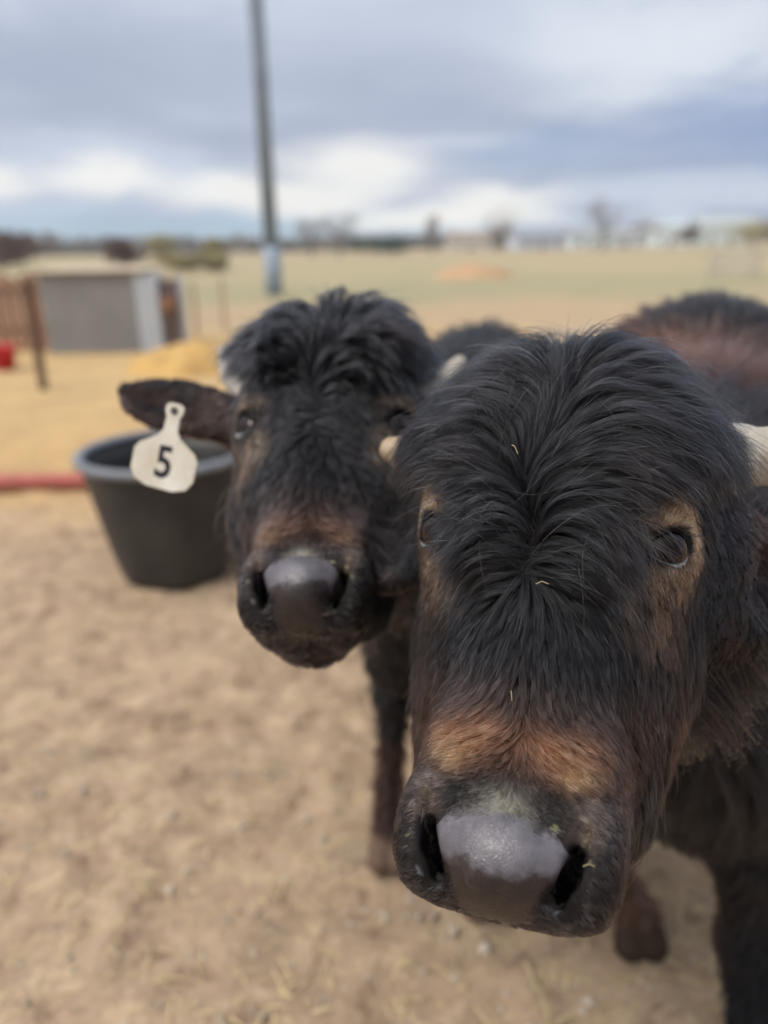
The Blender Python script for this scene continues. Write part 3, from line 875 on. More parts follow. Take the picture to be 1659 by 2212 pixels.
# ---- nearer buffalo
R1, t1 = euler_R((-41.3, -3.0, -22.2)), np.array((.1286, .5573, 1.2276))
p1 = []
def hp(R, t, q): return tuple(t+R@np.array(q))
p1 += [('cap', (hp(R1, t1, (0, .10, .03)), .095, hp(R1, t1, (.03, .22, .03)), .13), .06),
       ('cap', (hp(R1, t1, (.03, .22, .03)), .13, (.56, 1.25, 1.02), .21), .10),
       ('cap', ((.56, 1.25, 1.00), .22, (.74, 1.72, 1.02), .27), .10),
       ('ell', ((.76, 1.72, 1.075), (.17, .28, .20)), .10),
       ('cap', ((.74, 1.75, .98), .28, (1.12, 2.55, .93), .30), .10),
       ('cap', ((1.12, 2.55, .98), .27, (1.28, 2.85, 1.0), .22), .10),
       ('cap', ((.44, .98, .84), .14, (.55, 1.06, .60), .15), .08),
       ('cap', ((.57, 1.15, .72), .18, (.66, 1.55, .60), .22), .10),
       ('cap', ((.68, 1.16, .82), .17, (.69, 1.09, .46), .095), .08)]
p1 += leg_prims((.69, 1.18, .78), (.675, 1.08, .40), (.695, 1.06, .17), (.715, 1.01, .08), .074)
p1 += leg_prims((.46, 1.42, .76), (.41, 1.28, .42), (.475, 1.27, .17), (.535, 1.22, .075), .048)
p1 += leg_prims((1.40, 2.50, .80), (1.42, 2.62, .48), (1.42, 2.56, .16), (1.42, 2.50, .07), .05)
p1 += leg_prims((1.05, 2.65, .80), (1.05, 2.78, .48), (1.05, 2.70, .16), (1.05, 2.64, .07), .05)
def q_n(W, f, sd): return vnoise(W, f, sd)
def brown1(W, c, n3):
    x, y, z = W.T
    def put(w, col):
        nonlocal c
        w = np.clip(w, 0, 1)[:, None]; c = c*(1-w)+np.array(col)*w
    far = sstep(y, 1.0, 1.3)
    put(far*sstep(n3, -.25, .3)*sstep(z, 1.0, 1.12)*sstep(z, 1.32, 1.25)*.75, (.095, .042, .028))
    put(far*sstep(z, .34, .24)*.8, (.105, .058, .038))
    put(sstep(q_n(W, 6, 41), .2, .7)*sstep(y, .8, 1.0)*.4, (.014, .009, .008))
    put(sstep(z, .085, .07)*far, (.030, .022, .018))
    return c
ax1 = (axis(-.35, -.10, .36, 1.65, .0026, .016), axis(.2, .30, .74, 3.2, .0026, .018), axis(0, .94, 1.42, 1.55, .0026, .014))
FURQ = 1.0
buf1, S1 = make_buffalo('water_buffalo', 'shaggy black buffalo close to the camera on the right, rust band above its muzzle', R1, t1, p1, ax1,
    ears=((-1, (-.20, .17, .00)), (1, (.21, .17, -.01))),
    horns=(([(-.07, .085, .125), (-.115, .09, .115), (-.150, .085, .108), (-.172, .075, .108)], [.028, .026, .022, .014], M_HORN2),
           ([(.07, .085, .13), (.12, .090, .125), (.175, .095, .125), (.22, .095, .145), (.24, .09, .17)], [.034, .032, .027, .018, .008], M_HORN)),
    n_short=int(170000*FURQ), n_long=int(95000*FURQ), n_body=int(150000*FURQ), brown_body=brown1, seed=3, bodydir=(.4, .9, 0))
# ---- second buffalo
TOPLIFT, LINE, BRIDGE, MW = 1.6, .062, 0.0, .14
R2, t2 = euler_R((-52.8, -.5, -3.6)), np.array((-.0740, .8825, 1.255))
p2 = [('cap', (hp(R2, t2, (0, .10, .03)), .095, hp(R2, t2, (.02, .20, -.0)), .12), .06),
      ('cap', (hp(R2, t2, (.02, .20, -.0)), .12, (.12, 1.62, .98), .19), .10),
      ('cap', ((.12, 1.62, .92), .21, (.30, 2.3, .90), .26), .10),
      ('cap', ((.24, 1.95, 1.0), .18, (.34, 2.5, .98), .22), .10),
      ('cap', ((.12, 1.50, .78), .15, (.18, 1.75, .70), .18), .10),
       ('cap', ((.07, 1.36, .86), .12, (.04, 1.46, .58), .085), .08)]
p2 += leg_prims((.04, 1.62, .74), (.02, 1.52, .44), (.0, 1.52, .17), (-.005, 1.46, .07), .043)
p2 += leg_prims((.26, 1.60, .74), (.25, 1.42, .44), (.22, 1.40, .17), (.21, 1.33, .07), .046)
p2 += leg_prims((.20, 2.45, .75), (.20, 2.58, .46), (.20, 2.54, .16), (.20, 2.48, .07), .046)
p2 += leg_prims((.52, 2.45, .75), (.52, 2.62, .46), (.52, 2.58, .16), (.52, 2.52, .07), .046)
def brown2(W, c, n3):
    x, y, z = W.T
    def put(w, col):
        nonlocal c
        w = np.clip(w, 0, 1)[:, None]; c = c*(1-w)+np.array(col)*w
    far = sstep(y, 1.05, 1.25)
    put(far*sstep(z, .36, .28)*.7, (.035, .018, .014))
    put(sstep(z, .10, .08)*far, (.12, .08, .06))
    q = (W-t2)@R2
    put(np.exp(-((q[:, 0]+.05)/.03)**2-((q[:, 2]-.02)/.04)**2)*sstep(q[:, 1], .1, .0)*.0, (.1, .06, .04))
    put(sstep(q[:, 0], -.11, -.135)*sstep(n3, -.8, .2)*sstep(q[:, 1], .3, .2)*.3, (.05, .024, .016))
    return c
ax2 = (axis(-.45, -.35, .10, .9, .0036, .018), axis(.55, .62, 1.10, 3.0, .0036, .02), axis(0, .98, 1.44, 1.52, .0036, .016))
buf2, S2 = make_buffalo('water_buffalo', 'black buffalo facing forward beside the tub, a white tag in its ear', R2, t2, p2, ax2,
    ears=((-1, (-.305, .085, .128)), (1, (.22, .12, .02))),
    horns=(([(-.07, .085, .12), (-.115, .10, .125), (-.152, .10, .165), (-.170, .09, .205)], [.026, .024, .019, .010], M_HORN),
           ([(.07, .085, .12), (.115, .10, .125), (.150, .10, .145), (.175, .09, .175)], [.026, .024, .021, .011], M_HORN)),
    n_short=int(60000*FURQ), n_long=int(45000*FURQ), n_body=int(36000*FURQ), brown_body=brown2, seed=9, rscale=1.7, bodydir=(.2, .95, 0))
# ------------------------------------------------------------------ ear tag (hangs from the far buffalo's ear)
def cam_point(px, py, zc):
    """photo pixel (1659x2212 frame) at a depth along the view axis -> world; used once to read off real positions"""
    v = RCAM @ Vector(((px-829.5)/1597*zc, -(py-1106)/1597*zc, -zc)); return v+Vector((0, 0, CAM_H))
def make_tag():
    M_TAG = mat('tag plastic', (.62, .61, .57), .5, .4, color2=(.42, .36, .27), vscale=11, bump=.0004, bscale=80)
    M_INK = mat('black ink', (.02, .02, .03), .6, .2)
    M_STUD = mat('tag stud', (.05, .05, .05), .5, .3)
    base = Vector((float(t2[0]), float(t2[1]), 0))
    O = cam_point(360, 974, .86)-base
    X = (RCAM @ Vector((1, -.26, .25))).normalized(); Z = (RCAM @ Vector((.26, 1, .10))); Z = (Z-X*Z.dot(X)).normalized(); Yv = Z.cross(X)
    s = .86/1597
    # outline of the tag, drawn in its own plane (units: photo pixels at this depth, straightened)
    half = [(-12, 104), (-22, 98), (-22, 84), (-15, 74), (-16, 46), (-26, 30), (-68, 6), (-78, -8), (-78, -52), (-64, -74), (-32, -84)]
    out = half+[(-x, y) for x, y in half[::-1]]
    bm = bmesh.new(); th = .0018
    f = [bm.verts.new(O+X*(x*s)+Z*(y*s)-Yv*th/2) for x, y in out]; b = [bm.verts.new(O+X*(x*s)+Z*(y*s)+Yv*th/2) for x, y in out]
    bm.faces.new(f); bm.faces.new(b[::-1])
    for i in range(len(f)): j = (i+1) % len(f); bm.faces.new((f[j], f[i], b[i], b[j]))
    bmesh.ops.bevel(bm, geom=[e for e in bm.edges if len(e.link_faces) == 2], offset=.0005, segments=1, affect='EDGES')
    mb = MB(); mb.bm.free(); mb.bm = bm
    t = mb.build('ear_tag', M_TAG, buf2)
    t['label'] = 'white plastic ear tag with a black number 5'
    cu = bpy.data.curves.new('digit', 'FONT'); cu.body = '5'; cu.size = 1.0; cu.extrude = .004; cu.offset = .02; cu.align_x = 'CENTER'; cu.align_y = 'CENTER'
    tmp = bpy.data.objects.new('digit', cu); COL.objects.link(tmp)
    bpy.context.view_layer.update()
    me = bpy.data.meshes.new_from_object(tmp.evaluated_get(bpy.context.evaluated_depsgraph_get()))
    bpy.data.objects.remove(tmp)
    me.materials.clear(); me.materials.append(M_INK); me.name = 'digit'
    fwd = -Yv
    Xr = (X*math.cos(.04)+Z*math.sin(.04)); Zr = fwd.cross(Xr) if fwd.cross(Xr).dot(Z) > 0 else -fwd.cross(Xr)
    k = 92*s
    M = Matrix(((Xr.x, Zr.x, fwd.x), (Xr.y, Zr.y, fwd.y), (Xr.z, Zr.z, fwd.z)))
    c = O+Z*(-28*s)+fwd*(th/2+.0004)
    for v in me.vertices: v.co = c+M @ Vector((v.co.x*k*.95, v.co.y*k*1.05, v.co.z*.05))
    d = bpy.data.objects.new('digit', me); link(d, t)
    MB().tube([O+Z*(88*s)+fwd*.003, O+Z*(88*s)-fwd*.016], .0042, 16).build('tag_stud', M_STUD, t)
make_tag()

# ------------------------------------------------------------------ stock tub
def make_tub():
    M_T = mat('black rubber', (.022, .023, .024), .5, .4, color2=(.045, .043, .040), vscale=5, bump=.003, bscale=14)
    M_R = mat('worn grey rim', (.20, .22, .25), .5, .5, color2=(.12, .13, .15), vscale=9, bump=.002, bscale=30)
    M_W = mat('tub water', (.02, .025, .03), .06, .5)
    c = (-.995, 3.30); z0 = gz(*c)
    r = empty('stock_tub', (c[0], c[1], z0)); tag(r, 'tapered black rubber stock tub with a pale rolled rim standing on the dirt', 'stock tub')
    H = .605
    def fn(a, z):
        t = 1-min(max(z/H, 0), 1)
        return 1-.055*t*max(0, math.cos(a*4+.6))**2*(1 if z < H*.8 else .0)+.006*math.sin(a*3+1)
    prof = [(.0, .03), (.18, .022), (.235, .0), (.262, .012), (.275, .05)]+[(.275+.105*(i/14)**.85, .05+(H-.09)*i/14) for i in range(1, 15)]+[(.385, H-.03)]
    inner = [(.372, H-.03)]+[(.368-.10*(i/8), H-.04-(H-.09)*i/8) for i in range(1, 9)]+[(.0, .05)]
    MB().lathe(prof+inner, 72, fn=fn).build('tub_shell', M_T, r, smooth=True)
    ring = [(.385+.024*math.cos(a), H-.012+.022*math.sin(a)) for a in np.linspace(-.5*PI, 1.5*PI, 15)]
    MB().lathe(ring, 72, fn=lambda a, z: 1+.006*math.sin(a*3+1)).build('rim', M_R, r, smooth=True)
    MB().lathe([(.0, .43), (.352, .43)], 60, fn=lambda a, z: 1+.006*math.sin(a*3+1)).build('water', M_W, r)
make_tub()

# ------------------------------------------------------------------ yard objects
def make_rail():
    m = mat('faded red paint', (.42, .12, .10), .7, .3, color2=(.33, .10, .085), vscale=12, bump=.003, bscale=40)
    mb = MB()
    a, b = Vector((-6.5, 4.62, gz(-6.5, 4.62)+.055)), Vector((-1.15, 4.60, gz(-1.2, 4.6)+.055))
    mb.tube([a+(b-a)*t for t in np.linspace(0, 1, 12)], .05, 14)
    o = mb.build('red_pipe', m, None, smooth=True, loc=None)
    tag(o, 'long faded red pipe lying on the dirt left of the tub', 'pipe')
make_rail()
def make_post(x, y, h, r, label, m, group=None, name='fence_post', taper=.9):
    z = gz(x, y); mb = MB()
    mb.tube([(0, 0, -.3), (0.01, 0, h*.5), (0.0, 0.01, h)], [r, r*.97, r*taper], 10)
    o = mb.build(name, m, None, smooth=False, loc=(x, y, z)); tag(o, label, 'post', group); return o
M_WOOD = mat('old brown timber', (.16, .10, .065), .85, .2, color2=(.09, .06, .045), vscale=8, bump=.004, bscale=30)
M_RUST = mat('rusty boards', (.30, .16, .11), .85, .2, color2=(.20, .115, .085), vscale=2.5, bump=.004, bscale=30)
def fence():
    r = empty('board_fence', (-5.6, 11.9, gz(-5.6, 11.9))); tag(r, 'reddish brown vertical board fence left of the grey shed', 'fence')
    mb = MB()
    x0 = -3.6
    for i in range(36):
        x = x0*0+(-3.7+i*.165+.02)
        h = 1.12+random.uniform(-.04, .05)
        mb.box((x, 0, h/2), (.13, .025, h), rot=Matrix.Rotation(random.uniform(-.02, .02), 3, 'Y'))
    mb.build('boards', M_RUST, r)
    for z in (.3, .9): MB().box((-.8, .035, z), (5.9, .04, .09)).build('fence_rail', M_WOOD, r)
fence()
make_post(-3.82, 8.35, 1.17, .05, 'dark timber post standing in the straw before the grey shed', M_WOOD)
def shed():
    M_G = mat('grey painted sheet metal', (.235, .235, .24), .6, .4, color2=(.20, .20, .205), vscale=2, bump=.002, bscale=10)
    M_G2 = mat('pale galvanised sheet', (.44, .49, .56), .45, .5, color2=(.36, .40, .46), vscale=3)
    M_RF = mat('dusty tan roof', (.50, .42, .32), .8, .2, color2=(.40, .33, .25), vscale=2)
    M_D = mat('brown doorway boards', (.20, .15, .145), .8, .2, color2=(.13, .10, .10), vscale=5)
    x0, x1, y = -5.02, -3.62, 11.35
    z = gz(-4.3, y); H = 1.17
    r = empty('shed', ((x0+x1)/2, y+.6, z)); tag(r, 'low grey metal shed with a pale corner and dusty tan roof', 'shed')
    w = (x1-x0); cx = 0
    f = MB(); f.box((0, 0, H/2), (w, 1.1, H), bevel=.01)
    for i in range(9): f.box((-w/2+.08+i*w/9, -.553, H/2), (.02, .006, H-.05))
    f.build('wall', M_G, r)
    MB().box((w/2+.172, -.38, H/2-.02), (.335, .40, H-.02), bevel=.01).build('corner_panel', M_G2, r)
    MB().box((w/2+.46, -.30, H/2-.06), (.23, .30, H-.12), bevel=.01).build('door', M_D, r)
    MB().box((w/2+.615, -.34, H/2-.05), (.075, .10, H-.08), bevel=.01).build('door_post', M_G2, r)
    mb = MB(); mb.box((.05, 0.0, H+.035), (w+.30, 1.25, .03), rot=Matrix.Rotation(.03, 3, 'X'), bevel=.01)
    mb.build('roof', M_RF, r)
    # orange bucket hanging at the doorway: its own thing
    M_O = mat('faded orange plastic', (.42, .26, .20), .7, .3)
    b = MB(); b.lathe([(0, 0), (.085, 0), (.11, .20), (.12, .205), (.10, .19), (.078, .02), (0, .02)], 20)
    o = b.build('hanging_bucket', M_O, None, smooth=True, loc=((x0+x1)/2+w/2+.46, y+.6-.57, z+.60)); tag(o, 'faded orange bucket hanging on the shed doorway', 'bucket')
shed()
def bucket():
    M_B = mat('red plastic', (.55, .02, .035), .4, .4)
    x, y = -4.98, 9.9; z = gz(x, y)
    r = empty('feed_bucket', (x, y, z)); tag(r, 'small bright red bucket at the foot of the board fence', 'bucket')
    MB().lathe([(0, .012), (.0, .0), (.12, .0), (.165, .30), (.18, .305), (.178, .32), (.158, .315), (.115, .02), (0, .02)], 28).build('bucket_shell', M_B, r, smooth=True)
    MB().tube([(.165*math.cos(a), .0, .30+.13*math.sin(a)) for a in np.linspace(0, PI, 14)], .005, 6).build('handle', M_WOOD, r)
bucket()
def light_pole():
    M_P = mat('galvanised pole', (.27, .33, .42), .5, .4, color2=(.21, .26, .34), vscale=2)
    M_P2 = mat('pale pole sleeve', (.27, .33, .41), .5, .4)
    y = 25.0; x = (600-829.5)/1597*23.9
    z = gz(x, y)
    r = empty('steel_pole', (x, y, z)); tag(r, 'tall grey steel pole rising into the clouds', 'pole')
    MB().tube([(0, 0, 1.5), (0, 0, 8), (0, 0, 18)], [.24, .225, .19], 24).build('shaft', M_P, r, smooth=True)
    MB().tube([(0, 0, -.2), (0, 0, 1.5)], [.285, .278], 24).build('sleeve', M_P2, r, smooth=True)
    mb = MB(); mb.tube([(0, 0, 18), (0, 0, 18.3), (1.6, 0, 18.7)], [.1, .09, .06], 12); mb.build('arm', M_P, r)
    MB().box((1.9, 0, 18.7), (.8, .3, .15), bevel=.03).build('lamp_head', M_P, r)
light_pole()
# wire fence posts and wires behind the shed
def wire_fence():
    pts = [(-3.2, 13.2), (-2.95, 14.4)]
    r = empty('wire_fence', (pts[0][0], pts[0][1], gz(*pts[0]))); tag(r, 'thin wire fence on timber posts crossing the yard behind the shed', 'fence')
    M_W = mat('fence wire', (.25, .25, .26), .4, .5, metal=.6)
    for i, (x, y) in enumerate(pts):
        mb = MB(); mb.tube([(x-pts[0][0], y-pts[0][1], -.2), (x-pts[0][0], y-pts[0][1], .95)], .035, 8); mb.build('post', M_STRAWPOST, r)
    for z in (.25, .5, .75):
        mb = MB(); mb.tube([(x-pts[0][0], y-pts[0][1]-.06, z) for x, y in pts], .004, 5); mb.build('wire', M_W, r)
M_STRAWPOST = mat('weathered tan timber', (.44, .33, .22), .85, .2, color2=(.34, .26, .18), vscale=8)
wire_fence()
def leafy(mb, c, rad, n, size, seed, squash=1.0, gap=.35, flat=.4):
    """many small leaf or twig faces spread through an uneven crown"""
    rr = random.Random(seed)
    lobes = [(Vector((rr.uniform(-.6, .6)*rad[0], rr.uniform(-.6, .6)*rad[1], rr.uniform(-.5, .6)*rad[2])), rr.uniform(.35, .7)) for _ in range(9)]
    for _ in range(n):
        o, k = rr.choice(lobes)
        while True:
            v = Vector((rr.uniform(-1, 1), rr.uniform(-1, 1), rr.uniform(-1, 1)))
            if .1 < v.length < 1: break
        p = Vector(c)+o+Vector((v.x*rad[0], v.y*rad[1], v.z*rad[2]))*k
        a = Vector((rr.gauss(0, 1), rr.gauss(0, 1), rr.gauss(0, 1))).normalized()*size*rr.uniform(.5, 1.3)
        b = a.cross(Vector((rr.gauss(0, 1), rr.gauss(0, 1), rr.gauss(0, 1)))).normalized()*size*flat
        vs = [mb.bm.verts.new(p+q) for q in (-a-b*.3, b, a, -b)]
        mb.bm.faces.new(vs)
def tree(x, y, h, w, label, mcrown, mtrunk, n=900, seed=1, size=.22, cat='tree', low=.35, group=None, name='bare_tree', flat=.12):
    z = gz(x, y)
    r = empty(name, (x, y, z)); tag(r, label, cat, group)
    rr = random.Random(seed)
    tr = MB(); tr.tube([(0, 0, -.3), (rr.uniform(-.1, .1), 0, h*.3), (rr.uniform(-.2, .2), 0, h*.62)], [h*.035, h*.026, h*.008], 8)
    for k in range(9):
        a = rr.uniform(0, 2*PI); z0 = h*rr.uniform(.15, .5); L = w*rr.uniform(.3, .5)
        tr.tube([(0, 0, z0), (math.cos(a)*L*.5, math.sin(a)*L*.5, z0+h*.16), (math.cos(a)*L, math.sin(a)*L, z0+h*rr.uniform(.25, .42))], [h*.014, h*.009, h*.003], 5)
    tr.build('trunk', mtrunk, r)
    cr = MB(); leafy(cr, (0, 0, h*(low+(1-low)/2)), (w/2, w/2, h*(1-low)/2), n, size, seed, flat=flat)
    cr.build('crown', mcrown, r)
M_TW = mat('bare grey brown twigs', (.30, .25, .20), .9, .1, color2=(.15, .115, .09), vscale=2)
M_TW2 = mat('rusty brown twigs', (.17, .10, .075), .9, .1, color2=(.11, .07, .055), vscale=2)
M_YG = mat('dry yellow green leaves', (.40, .35, .19), .9, .1, color2=(.29, .26, .15), vscale=2)
M_EG = mat('dark evergreen needles', (.05, .085, .05), .9, .1, color2=(.035, .06, .04), vscale=2)
M_BK = mat('grey bark', (.16, .13, .11), .9, .1, bump=.01, bscale=10)
def at_px(px, dist):
    """x of something that stands dist metres away"""
    return (px-829.5)/1597*dist*.95
TR = [  # px, distance, height, width, kind, label
    (60, 62, 2.9, 5.5, 'bush', M_TW2, 'wide rusty brown bush behind the board fence'),
    (285, 70, 2.3, 4.2, 'bush', M_TW2, 'rounded rusty brown bush behind the shed roof'),
    (360, 95, 2.9, 4.0, 'bush', M_YG, 'small olive bush right of the rounded brown bush'),
    (425, 48, 1.25, 4.0, 'bush', M_YG, 'low yellow green bush behind the wire fence'),
    (478, 52, 1.9, 1.9, 'bush', M_YG, 'narrow yellow green bush beside the low one'),
    (685, 120, 6.2, 6.0, 'tree', M_TW, 'bare grey tree just right of the steel pole'),
    (745, 118, 6.6, 6.5, 'tree', M_TW, 'bare round tree second to the right of the steel pole'),
    (815, 130, 3.0, 9.0, 'bush', M_EG, 'low dark green hedge bush on the horizon'),
    (868, 135, 4.0, 5.0, 'bush', M_EG, 'rounded dark green bush on the horizon right of the hedge bush'),
    (942, 150, 8.0, 3.6, 'tree', M_TW, 'slim bare tree between the dark green bush and the houses'),
    (1085, 150, 8.2, 9.0, 'tree', M_TW, 'broad bare tree before the pale houses'),
    (1310, 130, 9.0, 7.5, 'tree', M_TW, 'tallest bare round tree on the horizon'),
    (1400, 170, 7.0, 8.0, 'tree', M_TW, 'bare tree right of the tallest one among the houses'),
    (1490, 160, 4.2, 6.5, 'bush', M_TW2, 'brown bush between two pale houses at the right'),
    (1630, 110, 4.0, 9.5, 'bush', M_YG, 'yellow olive bush at the right end of the horizon'),
]
for i, (px, d, h, w, k, m, lab) in enumerate(TR):
    if k == 'tree': tree(at_px(px, d), d, h, w, lab, m, M_BK, n=750, seed=20+i, size=.34, low=.28, flat=.10)
    else: tree(at_px(px, d), d, h, w, lab, m, M_BK, n=1300, seed=20+i, size=.22, cat='bush', low=.02, name='bush', flat=.4)
# houses along the far edge of the field
def house(px, d, w, h, dep, wall, roofc, label, rz=0.0, win=3):
    x = at_px(px, d); z = gz(x, d)
    r = empty('house', (x, d, z), rz); tag(r, label, 'house', None)
    mw = mat('painted siding', wall, .8, .2, var=.04); mr = mat('shingles', roofc, .85, .2, var=.1)
    MB().box((0, 0, h/2), (w, dep, h)).build('wall', mw, r)
    e = .35; rh = w*.16
    MB().poly([(-w/2-e, -dep/2-e, h), (w/2+e, -dep/2-e, h), (w/2+e, dep/2+e, h), (-w/2-e, dep/2+e, h), (-w/2-e, 0, h+rh), (w/2+e, 0, h+rh)],
              [(0, 1, 5, 4), (2, 3, 4, 5), (0, 4, 3), (1, 2, 5), (3, 2, 1, 0)]).build('roof', mr, r)
    for i in range(win):
        xx = -w/2+w*(i+.5)/win
        if i == win//2:
            MB().box((xx, -dep/2-.03, 1.05), (.95, .06, 2.1)).build('door', M_WOOD, r)
        else:
            f = MB().box((xx, -dep/2-.03, 1.55), (1.3, .06, 1.2)).build('window', M_WHITE, r)
            MB().box((xx, -dep/2-.065, 1.55), (1.1, .02, 1.0)).build('pane', M_GLASS, f)
M_WHITE = mat('white trim', (.75, .75, .73), .6, .3)
M_GLASS = mat('dark window glass', (.03, .04, .05), .1, .6)
HS = [(1020, 210, 11, 3.0, 7, (.62, .58, .50), (.30, .24, .20), 'cream house with a brown roof, leftmost of the far houses'),
      (1165, 190, 12, 3.4, 8, (.50, .54, .62), (.30, .34, .40), 'grey blue house behind the broad bare tree'),
      (1275, 200, 11, 3.6, 8, (.66, .74, .78), (.34, .36, .38), 'pale blue house left of the tallest bare tree'),
      (1350, 205, 10, 3.4, 8, (.55, .60, .64), (.36, .36, .36), 'grey house right of the tallest bare tree'),
      (1443, 185, 8, 4.6, 8, (.70, .80, .84), (.50, .56, .60), 'tall light blue house second from the right'),
      (1560, 190, 14, 4.4, 9, (.62, .70, .70), (.42, .46, .46), 'long pale green house at the right end of the field')]
for i, a in enumerate(HS): house(*a, rz=random.uniform(-.2, .2))
def treeline():
    mb = MB(); rr = random.Random(77)
    for k in range(760):
        a = rr.uniform(-.62, .62); d = rr.uniform(250, 330); x, y = math.sin(a)*d, math.cos(a)*d
        h = rr.uniform(2.2, 5.6) if rr.random() < .8 else rr.uniform(4, 7)
        leafy(mb, (x, y, gz(x, y)+h*.45), (rr.uniform(2.5, 7), 3, h*.55), 34, 1.1, k, flat=.5)
    o = mb.build('far_treeline', M_TL); tag(o, 'hazy brown and grey line of distant trees along the horizon', 'treeline', kind='stuff')
M_TL = mat('distant trees', (.24, .20, .15), .9, .1, color2=(.12, .13, .10), vscale=.05)
treeline()
# low shed-like building and mound in the pasture
def mound(x, y, rx_, ry_, h, m, label, cat, name, seed):
    n = 26; V = []; F = []
    for i in range(n+1):
        for j in range(n+1):
            u, v = i/n*2-1, j/n*2-1; r = math.hypot(u, v)
            hh = h*max(0, 1-r*r)**.8
            V.append((u*rx_, v*ry_, hh))
    V = np.array(V); V[:, 2] += (V[:, 2] > 0)*h*.22*vnoise(V, 3.5/max(rx_, .1), seed)-.03
    I = np.arange((n+1)**2).reshape(n+1, n+1)
    F = np.stack([I[:-1, :-1].ravel(), I[1:, :-1].ravel(), I[1:, 1:].ravel(), I[:-1, 1:].ravel()], 1)
    o = mesh_np(name, V, F, m); o.location = (x, y, gz(x, y)); tag(o, label, cat)
M_HAY = mat('orange tan straw', (.55, .35, .13), .95, .1, color2=(.42, .27, .11), vscale=5, bump=.02, bscale=18)
M_CLAY = mat('rusty orange earth', (.46, .29, .17), .95, .1, color2=(.38, .25, .15), vscale=1.0)
mound(-2.45, 9.6, .85, .6, .36, M_HAY, 'orange tan heap of loose straw right of the shed', 'straw heap', 'straw_heap', 5)
mound(at_px(1030, 36), 36, 1.9, 1.6, .55, M_CLAY, 'rusty orange mound of earth out in the pasture', 'mound', 'earth_mound', 6)
def stub(px, d):
    x = at_px(px, d); z = gz(x, d)
    m = mat('pale stake paint', (.45, .42, .40), .7, .3)
    r = empty('feeder', (x, d, z)); tag(r, 'pale round feeder standing out in the pasture at the right', 'feeder')
    for zz in (.35, .7, 1.05): MB().tube([(math.cos(a)*.9, math.sin(a)*.9, zz) for a in np.linspace(0, 2*PI, 30)], .025, 6, cap=False).build('hoop', m, r)
    for k in range(10): a = 2*PI*k/10; MB().tube([(math.cos(a)*.9, math.sin(a)*.9, -.1), (math.cos(a)*.9, math.sin(a)*.9, 1.1)], .022, 6).build('bar', m, r)
stub(1597, 30)

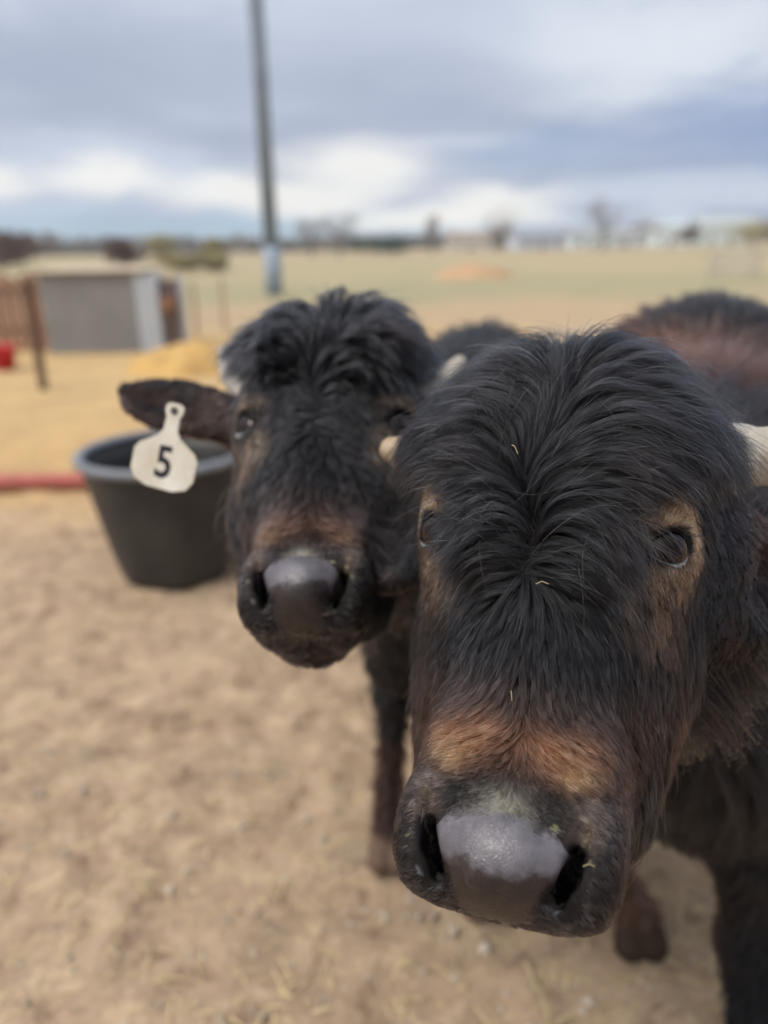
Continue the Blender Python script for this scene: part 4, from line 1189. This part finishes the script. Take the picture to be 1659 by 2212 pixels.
# ------------------------------------------------------------------ litter on the ground
def litter():
    rr = random.Random(5)
    M_ST = mat('dry straw', (.62, .50, .28), .8, .2, color2=(.48, .38, .22), vscale=3)
    mb = MB()
    for _ in range(5200):
        y = .7+rr.random()**1.4*5.5; x = rr.uniform(-1.0, 1.0)*(.5+y*.62)
        z = gz(x, y)+.004; a = rr.uniform(0, PI); L = rr.uniform(.006, .032); w = rr.uniform(.0009, .0024)
        d = Vector((math.cos(a), math.sin(a), rr.uniform(-.15, .25)))*L; b = Vector((-math.sin(a), math.cos(a), 0))*w; p = Vector((x, y, z))
        mid = Vector((0, 0, L*.15))
        top = [mb.bm.verts.new(q) for q in (p-d-b, p-d+b, p+b+mid, p-b+mid, p+d+b, p+d-b)]
        mb.bm.faces.new((top[0], top[1], top[2], top[3])); mb.bm.faces.new((top[3], top[2], top[4], top[5]))
    o = mb.build('straw_litter', M_ST); tag(o, 'short bits of dry straw scattered over the dirt', 'straw litter', kind='stuff')
    M_PB = mat('dull pebbles', (.50, .45, .38), .85, .2, color2=(.30, .24, .19), vscale=9)
    mb = MB()
    for i in range(2600):
        y = .75+rr.random()**1.3*4.5; x = rr.uniform(-1.0, 1.0)*(.5+y*.62)
        s = rr.uniform(.003, .009)*(rr.uniform(1.6, 2.8) if rr.random() < .08 else 1)
        M = Matrix.Translation((x, y, gz(x, y)+s*.25)) @ Euler((rr.random()*3, rr.random()*3, rr.random()*3)).to_matrix().to_4x4() @ Matrix.Diagonal((1, rr.uniform(.6, 1), rr.uniform(.45, .8), 1))
        g = bmesh.ops.create_icosphere(mb.bm, subdivisions=1, radius=s, matrix=M)
        for v in g['verts']: v.co += Vector((rr.uniform(-1, 1), rr.uniform(-1, 1), rr.uniform(-1, 1)))*s*.16
    o = mb.build('pebbles', M_PB); tag(o, 'small pebbles and crumbs of dirt over the yard', 'pebbles', kind='stuff')
litter()

# ------------------------------------------------------------------ air
def haze():
    m = bpy.data.materials.new('thin air'); m.use_nodes = True
    T = NT(m.node_tree)
    v = T.n('ShaderNodeVolumePrincipled', ins={'Color': (.80, .86, .95), 'Density': HAZE, 'Anisotropy': .2})
    T.nt.links.new(v.outputs[0], T.n('ShaderNodeOutputMaterial').inputs['Volume'])
    o = MB().box((0, 150, 12), (700, 400, 30)).build('haze', m)
    tag(o, 'pale thin haze in the air over the whole field', 'haze', kind='stuff')
HAZE = .0009
haze()

# bits of straw caught in the coat
def straw_bits():
    M_S = mat('pale straw', (.36, .31, .19), .7, .2)
    def on_head(lx, lz, ang, L, lift, lab):
        P = np.array([[lx, -.35, lz]]); d = np.array((0, 1, 0.))
        for _ in range(60):
            W = P@R1.T+t1; P = P+d*np.clip(S1(W), 0, .05)[:, None]
        P = P[0]-d*lift
        a = Vector((math.cos(ang), 0, math.sin(ang)))*L
        pts = [Vector(P)-a*.5, Vector(P)+Vector((0, -.002, .0015)), Vector(P)+a*.5]
        W = [Vector(R1@np.array(p)+t1) for p in pts]; b = W[1].copy()
        o = MB().tube([w-b for w in W], .00034, 6).build('straw_bit', M_S, loc=b)
        tag(o, lab, 'straw bit', 'straw bits in the nearer buffalo coat')
    for a in ((-.02, .045, 2.2, .009, .031, 'tiny straw bit beside the parting high on the nearer buffalo forelock'),
              (.010, -.055, .1, .009, .022, 'tiny straw bit lying level where the forelock of the nearer buffalo ends'),
              (-.005, -.135, 1.8, .007, .007, 'tiny straw bit just above the rust band of the nearer buffalo'),
              (.07, .095, 1.5, .007, .029, 'tiny upright straw bit high on the right of the nearer buffalo crown'),
              (.058, -.235, .2, .007, .004, 'tiny straw bit beside the right nostril of the nearer buffalo')):
        on_head(*a)
straw_bits()
